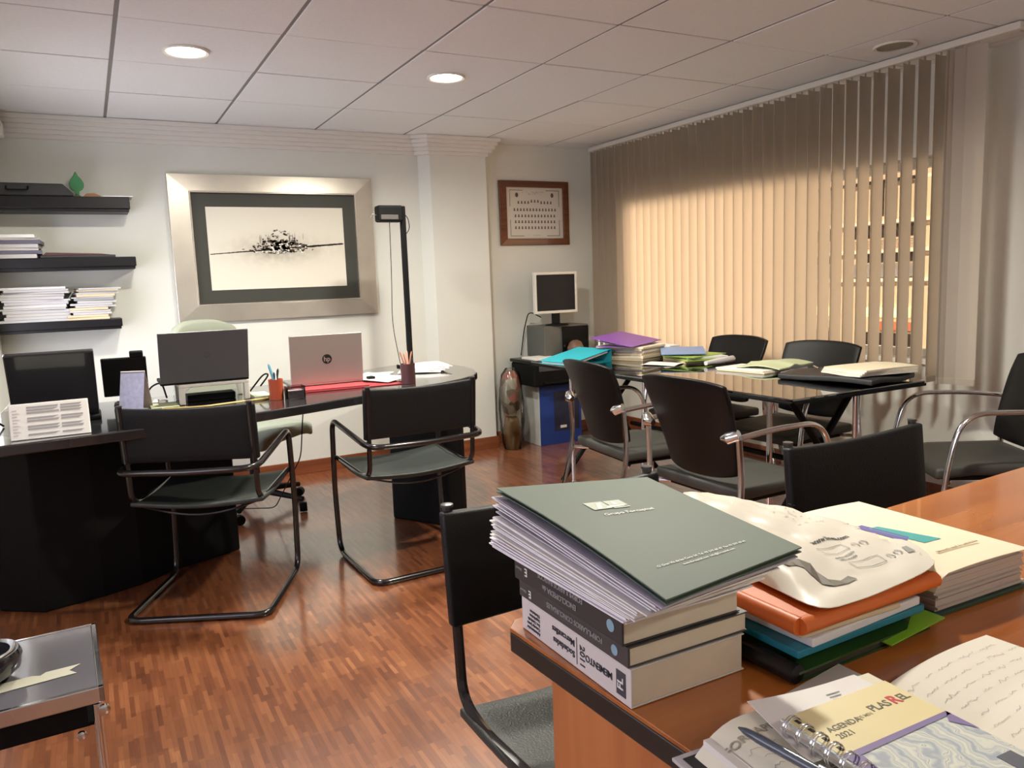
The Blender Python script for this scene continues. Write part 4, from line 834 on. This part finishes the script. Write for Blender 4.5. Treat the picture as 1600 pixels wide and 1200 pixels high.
fq([(.066, .215), (.092, .215), (.092, .243), (.066, .243)]); fq([(.094, .213), (.118, .213), (.118, .217), (.094, .217)]); fq([(.094, .22), (.118, .22), (.118, .243), (.094, .243)])
lg.build('logo_mark', mat('logo_sage', (.50, .58, .48), .5), t, fix=False)
lg = MB(); fq([(.072, .216), (.078, .216), (.088, .238), (.080, .236)]); fq([(.084, .216), (.112, .218), (.114, .222), (.09, .224)]); fq([(.10, .226), (.108, .226), (.104, .240)])
for v_ in lg.bm.verts: v_.co.z += .0003
lg.build('logo_lines', M_WINK, t, fix=False)
ftxt('address_line', 'C/ Gran Via de les Corts 24, Tel. 93 215 60 40  Fax 93 215 60 41', .0052, .035, .052); ftxt('address_line', 'www.forcapital.com  info@forcapital.com', .0048, .065, .043)
# ---- coloured folder stack
def slab(name, m, label, cat, x0, x1, y0, y1, z0, z1, a=0., wav=0., bev=.002, group=None):
    t0 = MB().sheet(lambda u, v: Vector(((x1-x0)*u, (y1-y0)*v, (z1-z0)+wav*math.sin(5*u+3*v))), 8, 8, z1-z0).build(name, m, None, bev, False); t0.location = (x0, y0, z0); t0.rotation_euler = (0, 0, a); return tag(t0, label, cat, group)
t = thing('green_plastic_file', 'bulging dark green plastic file at the bottom of the coloured folders', 'file', (.712, .628, S), .03)
MGN = mat('green_plastic', (.025, .07, .018), .25, coat=.5)
def lens(u, v): return Vector((.262*u, .27*v, .0135+.012*math.sin(PI*v)))
MB().sheet(lambda u, v: lens(u, v), 8, 8, .003).build('top_sheet', MGN, t, 0, True); MB().box(0, .262, 0, .27, .0, .002).build('bottom_sheet', MGN, t); MB().box(.004, .255, .004, .26, .002, .0125).build('contents', mat('file_contents', (.05, .04, .03), .6), t)
MB().tube([(-.003, .0, .012), (-.006, .13, .014), (-.003, .27, .012)], .0125, 10).build('rolled_spine', M_BLACK, t, 0, True)
MB().sheet(lambda u, v: Vector((.16+.115*u, -.012+.05*v, .010+.008*u)), 4, 3, .002).build('lime_flap', mat('lime_plastic', (.22, .48, .03), .25, coat=.5), t, 0, True)
slab('turquoise_folder', mat('turquoise_card', (.012, .19, .28), .4), 'turquoise folder below the orange folder', 'folder', .715, .962, .632, .88, S+.0275, S+.038, .02)
slab('office_paper', M_WHITE2, 'lilac white papers sandwiched between orange and turquoise folders', 'papers', .735, .955, .628, .86, S+.0385, S+.050, .05, .0)
slab('buff_envelope', M_TANP, 'buff envelope directly beneath the orange folder', 'envelope', .722, .90, .634, .85, S+.0505, S+.0575, -.03)
t = thing('orange_folder', 'bright orange folder under the white plastic bag', 'folder', (.716, .632, S+.058), .02)
MOR = mat('orange_card', (.62, .13, .02), .45)
MB().sheet(lambda u, v: Vector((.265*u, .24*v, .021+.004*math.sin(PI*u))), 8, 6, .002).build('front_cover', MOR, t, 0, True); MB().box(0, .265, 0, .24, 0, .002).build('back_cover', MOR, t)
MB().tube([(.0, .0, .0115), (.265, .0, .0115)], .0115, 10, ry=.95).build('folded_edge', MOR, t, 0, True); MB().tube([(.0, .0, .0115), (.0, .24, .0115)], .0115, 10).build('folded_side', MOR, t, 0, True); MB().box(.01, .26, .01, .23, .002, .019).build('contents', M_WHITE2, t)
# ---- thick cream dossier
t = thing('cream_dossier', 'thick cream covered dossier with a teal picture on its cover', 'dossier', (1.012, .655, S), -.02)
MB().box(-.005, .215, -.004, .30, 0, .006).build('green_base', mat('dark_green_base', (.02, .06, .045), .4), t, .001)
pg = MB(); rr = random.Random(5)
for k in range(15):
    z0 = .0065+.0035*k; pg.box(.002+rr.uniform(-.002, .003), .205+rr.uniform(-.004, .004), rr.uniform(-.002, .003), .292+rr.uniform(-.002, .003), z0, z0+.0032)
pg.build('page_block', mat('dossier_pages', (.52, .46, .42), .8), t)
dossier_top = lambda u, v: Vector((-.006+.22*u, -.004+.306*v, .0615-.022*max(0, 1-u/.12)**2+.003*math.sin(PI*u)))
MB().sheet(dossier_top, 16, 6, .0012).build('cover', M_CREAM, t, 0, True)
def on_dos(x, y): p = dossier_top(x, y); return p+Vector((0, 0, .0008))
g = MB(); g.quad(on_dos(.42, .60), on_dos(.52, .60), on_dos(.66, .30), on_dos(.48, .30)); g.build('teal_picture', mat('teal_print', (.05, .36, .36), .5), t, fix=False)
g = MB(); g.quad(on_dos(.36, .66), on_dos(.45, .66), on_dos(.50, .40), on_dos(.40, .36)); g.build('violet_picture', mat('violet_print', (.12, .10, .35), .5), t, fix=False)
text('cover_lettering', 'Memoria anual de actividades', .008, mat('ochre_ink', (.50, .42, .28), .6), t, TR(.075, .05, .0665) @ RZ(.0))
# ---- crumpled white plastic bag
BC = Vector((.86, .76, 0))
outline = [(.745, .628), (.80, .617), (.88, .622), (.955, .632), (1.00, .650), (1.06, .70), (1.085, .76), (1.03, .80), (.995, .85), (.975, .90), (.935, .95), (.88, .985), (.795, .985), (.760, .915), (.755, .80), (.745, .70)]
def bag_h(x, y):
    base = .8275                                        # orange folder top
    if x > 1.005: base = .8085
    back = max(0, min(1, (y-.66)/.26)); left = max(0, min(1, (1.06-x)/.25))
    h = base+.054*back**.8*left+.005
    h += (.0035*abs(math.sin(33*x+12*y))+.004*abs(math.sin(42*y-27*x))-.002+.0018*math.sin(95*x+40*y))*(.55+back*.6)
    return h
def bag():
    m = MB(); n = 64; q = 18; pts = []
    L = len(outline)
    for i in range(n):
        f = i/n*L; a = int(f) % L; u = f-int(f); p0, p1, p2, p3 = [Vector(outline[(a+k) % L]) for k in (-1, 0, 1, 2)]
        pts.append(.5*((2*p1)+(-p0+p2)*u+(2*p0-5*p1+4*p2-p3)*u*u+(-p0+3*p1-3*p2+p3)*u**3))
    c0 = Vector((.88, .77)); rings = []; low = []
    for j in range(1, q+1):
        s_ = j/q; ring = []; rl = []
        for i, p in enumerate(pts):
            v = c0.lerp(p, s_); h = bag_h(v.x, v.y); edge = max(0, (s_-.8)/.2)
            base = .8275 if v.x < 1.005 else .8095
            if v.y > .875 or v.x < .72: base = .79
            low_h = base+.001; z = h*(1-edge**2)+low_h*edge**2+.0012
            ring.append(m.bm.verts.new((v.x, v.y, z))); rl.append(m.bm.verts.new((v.x, v.y, min(z-.0008, low_h))))
        rings.append(ring); low.append(rl)
    ct = m.bm.verts.new((c0.x, c0.y, bag_h(*c0))); cl = m.bm.verts.new((c0.x, c0.y, .8285))
    for R_, cc_ in ((rings, ct), (low, cl)):
        for i in range(n): m.bm.faces.new((cc_, R_[0][i], R_[0][(i+1) % n]))
        for a_, b_ in zip(R_, R_[1:]):
            for i in range(n): m.bm.faces.new((a_[i], b_[i], b_[(i+1) % n], a_[(i+1) % n]))
    for i in range(n): m.bm.faces.new((rings[-1][i], low[-1][i], low[-1][(i+1) % n], rings[-1][(i+1) % n]))
    return m
t = thing('plastic_bag', 'crumpled white plastic carrier bag on top of the orange folder', 'bag', (0, 0, 0))
bag().build('bag_body', mat('bag_white', (.86, .83, .74), .32, coat=.3, coat_r=.15), t, 0, True)
def on_bag(co): return Vector((co.x, co.y, bag_h(co.x, co.y)+.0022+co.z))
def btxt(s_, size, x, y, a, m=M_GINK): return text('bag_print', s_, size, m, t, TR(x, y, 0) @ RZ(a), .0001, fn=on_bag)
btxt('www.linea.com', .013, .865, .745, .05, M_INK); btxt('plastico reciclado', .006, .86, .70, .1); btxt('100% reciclable', .006, .86, .692, .1)
g = MB()
def bq(pts): g.quad(*[on_bag(Vector((x, y, .0002))) for x, y in pts])
def bring(x0, x1, y0, y1, w):
    for a, b, c__, d__ in ((x0, x1, y0, y0+w), (x0, x1, y1-w, y1), (x0, x0+w, y0, y1), (x1-w, x1, y0, y1)):
        for k in range(4):
            if b-a > d__-c__: bq([(a+(b-a)*k/4, c__), (a+(b-a)*(k+1)/4, c__), (a+(b-a)*(k+1)/4, d__), (a+(b-a)*k/4, d__)])
            else: bq([(a, c__+(d__-c__)*k/4), (b, c__+(d__-c__)*k/4), (b, c__+(d__-c__)*(k+1)/4), (a, c__+(d__-c__)*(k+1)/4)])
bring(.855, .905, .712, .728, .0012); bring(.865, .925, .668, .684, .0012)
g.build('bag_boxes', M_GINK, t, fix=False); g = MB()
for cx_, cy_ in ((.925, .72), (.945, .722), (.945, .678), (.965, .682)):
    for k in range(8):
        if k % 3 == 2: continue
        a0, a1 = 2*PI*k/8, 2*PI*(k+1)/8; bq([(cx_+.007*math.cos(a0), cy_+.007*math.sin(a0)), (cx_+.007*math.cos(a1), cy_+.007*math.sin(a1)), (cx_+.0045*math.cos(a1), cy_+.0045*math.sin(a1)), (cx_+.0045*math.cos(a0), cy_+.0045*math.sin(a0))])
bq([(.975, .672), (.99, .672), (.995, .69), (.985, .69)])
g.build('bag_symbols', M_GINK, t, fix=False)
g = MB()
arc = [(.775, .715), (.79, .722), (.805, .715), (.812, .70), (.805, .684), (.808, .668), (.822, .660), (.838, .662), (.842, .651), (.820, .648), (.800, .650), (.790, .662), (.790, .680), (.795, .695), (.788, .704), (.778, .704)]
for i in range(7): bq([arc[i], arc[i+1], arc[14-i], arc[15-i]])
g.build('bag_logo', mat('bag_logo', (.16, .14, .115), .5), t, fix=False)
g = MB(); R = random.Random(11)
for k in range(26):
    x, y = R.uniform(.90, .98), R.uniform(.80, .89); s_ = R.uniform(.003, .008); bq([(x, y), (x+s_, y+.001), (x+s_, y+.003), (x, y+.002)])
g.build('faded_print', mat('faded_print', (.55, .52, .48), .6), t, fix=False)
# ---- notepads, diary, loose sheets near the camera
t = thing('open_notebook', 'open notebook of handwritten white pages at the near desk edge', 'notebook', (.755, .555, S), .06)
nb = lambda u, v: Vector((-.0+.235*u, -.31+.31*v, .014+.010*math.sin(PI*u)*.6-.006*(1-u)**6))
MB().sheet(nb, 14, 8, .011).build('page_block', mat('notebook_pages', (.80, .77, .68), .7), t, 0, True); MB().box(-.004, .24, -.315, .004, 0, .0025).build('cover', M_DKP, t)
def scribble(parent, surf, rows, seed, m, x0, x1, y0, dy, size):
    rr = random.Random(seed); g = MB()
    for r_ in range(rows):
        x = x0+rr.uniform(0, .02); y = y0-dy*r_+0.; 
        while x < x1:
            L = rr.uniform(.012, .034); k = int(L/.0028); pts = []
            for i in range(k+1): pts.append(surf(x+L*i/k, y+rr.uniform(-1, 1)*size*(.9 if rr.random() < .8 else 1.8)+.0))
            for a_, b_ in zip(pts, pts[1:]):
                d = (b_-a_); nrm = Vector((-d.y, d.x, 0)).normalized()*.00028 if d.length > 0 else Vector((0, .0003, 0)); g.quad(a_-nrm, b_-nrm, b_+nrm, a_+nrm)
            x += L+rr.uniform(.008, .016)
    return g.build('handwriting', m, parent, fix=False)
MPENC = mat('pencil_ink', (.38, .37, .36), .7)
scribble(t, lambda x, y: nb(max(0, min(1, x/.235)), max(0, min(1, (y+.31)/.31)))+Vector((0, 0, .0006)), 14, 3, MPENC, .02, .215, -.022, .0185, .0022)
# left writing pad with curled page
t = thing('letterhead_pad', 'thick writing pad with a curled page headed in capitals', 'writing pad', (.50, .575, S), -.06)
MB().box(-.018, .26, -.32, .012, 0, .004).build('backing_board', mat('pad_board', (.55, .52, .54), .5), t, .001); MB().box(-.010, .02, -.30, .004, .0042, .0052).build('black_corner', M_INK, t)
def pad(u, v): 
    x = .012+.235*u; z = .034-.028*max(0, 1-u/.22)**2.2; return Vector((x-.010*max(0, 1-u/.2), -.315+.315*v, z))
MB().sheet(pad, 24, 4, .012).build('pages', mat('pad_pages', (.80, .77, .62), .7), t, 0, True); MB().box(.012, .245, -.31, -.001, .0045, .0215).build('page_block', mat('pad_block', (.76, .73, .68), .8), t)
def on_pad(co): 
    lo, hi = 0., 1.; vv = max(0, min(1, (co.y+.315)/.315))
    for _ in range(24):
        mid = (lo+hi)/2
        if pad(mid, vv).x < co.x: lo = mid
        else: hi = mid
    return Vector((co.x, co.y, pad(lo, vv).z+.0008+co.z*.2))
text('printed_heading', 'FORCAPITAL', .0145, mat('heading_ink', (.36, .34, .26), .6), t, TR(.016, -.030, 0), .0002, fn=on_pad)
scribble(t, lambda x, y: on_pad(Vector((x, y, 0))), 8, 8, mat('pen_ink', (.40, .41, .34), .7), .024, .07, -.048, .015, .003)
g = MB(); g.quad(*[on_pad(Vector((x, y, 0))) for x, y in ((.022, -.028), (.0228, -.028), (.0228, -.14), (.022, -.14))]); g.build('margin_line', M_GINK, t, fix=False)
# loose letter lying over the pad
LT = [Vector((.548, .470, .782)), Vector((.716, .452, .782)), Vector((.722, .560, .780)), Vector((.576, .577, .7835))]
o = MB().sheet(lambda u, v: bil(*LT, u, v)+Vector((0, 0, -.003*math.sin(PI*u)*v)), 8, 6, .0006).build('letter_sheet', M_WHITE, None, 0, True); tag(o, 'white letter sheet tucked beneath the spiral diary', 'letter')
g = MB()
for k in range(4): 
    y0 = .80-.05*k; P_ = lambda u, v: bil(*LT, u, v)+Vector((0, 0, .0006-.003*math.sin(PI*u)*v)); g.quad(P_(.60, y0), P_(.72-.02*k, y0), P_(.72-.02*k, y0+.018), P_(.60, y0+.018))
g.build('printed_address', M_GINK, o, fix=False)
o = MB().sheet(lambda u, v: Vector((.665+.115*u, .54+.075*v+.012*u, S+.003+.004*u)), 4, 4, .002).build('plastic_sleeve', mat('sleeve_grey', (.42, .38, .34), .3, coat=.5), None, 0, True); tag(o, 'grey transparent sleeve poking out from under the letter sheet', 'plastic sleeve')
# spiral diary
t = thing('spiral_diary', 'spiral bound 2021 diary with yellow band and swirling grey cover art', 'diary', (.566, .522, .7835), -.035)
W_, D_ = .150, .215
box('back_cover', M_PLAST, t, 0, W_, -D_, 0, 0, .0015); box('page_block', M_PAGES, t, .004, W_-.003, -D_+.003, -.003, .0017, .0085)
fc = box('front_cover', swirls('cover_art', (.76, .79, .68), (.14, .15, .20), 12.), t, 0, W_, -D_, 0, .0088, .0105)
box('yellow_band', mat('band_yellow', (.80, .70, .38), .45), fc, .003, W_-.0005, -.072, -.0005, .0105, .0109)
g = MB(); g.quad((.003, -.072, .0112), (.003, -.080, .0112), (W_, -.076, .0112), (W_, -.070, .0112)); g.quad((W_, -.070, .0112), (W_, -.105, .0112), (W_-.014, -.083, .0112)); g.quad((.003, -.08, .0112), (.02, -.08, .0112), (.016, -.10, .0112), (.006, -.115, .0112)); g.build('violet_border', mat('violet_band', (.22, .17, .36), .5), fc, fix=False)
box('grey_tab', mat('tab_grey', (.12, .13, .16), .5), fc, W_-.030, W_-.010, -.175, -.140, .0107, .0112)
YI = mat('olive_ink', (.12, .11, .07), .5)
text('cover_title', 'AGENDA', .0108, YI, fc, TR(.023, -.038, .0111), .0001); text('cover_year', '2021', .0108, YI, fc, TR(.023, -.050, .0111), .0001); text('cover_words', 'DE MIN', .0062, mat('pale_olive', (.42, .38, .22), .5), fc, TR(.0645, -.037, .0111), .0001)
text('brand_lettering', 'PLAS', .0145, YI, fc, TR(.0880, -.032, .0111), .0001, spacing=.9); text('brand_letter', 'R', .020, mat('red_ink', (.60, .03, .06), .5), fc, TR(.1185, -.0315, .0112), .0002); text('brand_lettering', 'EL', .0145, YI, fc, TR(.1310, -.0315, .0111), .0001, spacing=.9)
ring0 = None
for k in range(12):
    y = -.010-.017*k
    for dy in (0, .0034):
        if ring0 is None:
            ring0 = MB().tube([(.004+.011*math.cos(a), 0, .0065+.0115*math.sin(a)) for a in [2*PI*j/20 for j in range(20)]], .00085, 6, closed=True).build('wire_ring', M_CHROME, t, 0, True); o = ring0
        else: o = ring0.copy(); COL.objects.link(o); o.parent = t
        o.location = (0, y-dy, 0)
g = MB()
for k in range(12): g.box(.0085, .0125, -.016-.017*k, -.009-.017*k, .0106, .0111)
g.build('ring_slots', M_INK, fc)
t = thing('ballpoint_pen', 'dark blue grey pen lying beside the spiral diary wires', 'pen', (.535, .470, .7835), 1.68)
MB().tube([(-.07, 0, .005), (.045, 0, .005), (.062, 0, .005), (.07, 0, .005)], [.005, .005, .0035, .001], 12).build('barrel', mat('pen_barrel', (.07, .09, .12), .25, coat=.5), t, 0, True); MB().tube([(-.06, 0, .0115), (-.02, 0, .0115)], .0013, 6).build('clip', M_CHROME, t, 0, True)
# ================================================================ CAMERA
yaw, pitch, roll = .49008943, -.13132645, -.03709786
cy_, sy_, cp, sp_, cr_, sr_ = math.cos(yaw), math.sin(yaw), math.cos(pitch), math.sin(pitch), math.cos(roll), math.sin(roll)
fw = Vector((sy_*cp, cy_*cp, sp_)); rt = Vector((cy_, -sy_, 0)); up = rt.cross(fw)
r2 = rt*cr_+up*sr_; u2 = up*cr_-rt*sr_
cam = bpy.data.cameras.new('camera'); co = bpy.data.objects.new('camera', cam); COL.objects.link(co)
co.matrix_world = Matrix(((r2.x, u2.x, -fw.x, 0), (r2.y, u2.y, -fw.y, 0), (r2.z, u2.z, -fw.z, 1.235), (0, 0, 0, 1)))
cam.sensor_width = 36; cam.lens = 1226.77/1600*36; cam.clip_start = .02; cam.clip_end = 100
sc.camera = co
sc.view_settings.view_transform = 'Standard'; sc.view_settings.look = 'None'; sc.view_settings.gamma = 1; sc.view_settings.exposure = 1.05
sc.cycles.use_denoising = True; sc.cycles.max_bounces = 8; sc.cycles.diffuse_bounces = 5; sc.cycles.transparent_max_bounces = 12; sc.cycles.caustics_reflective = False; sc.cycles.caustics_refractive = False; sc.cycles.sample_clamp_indirect = 6
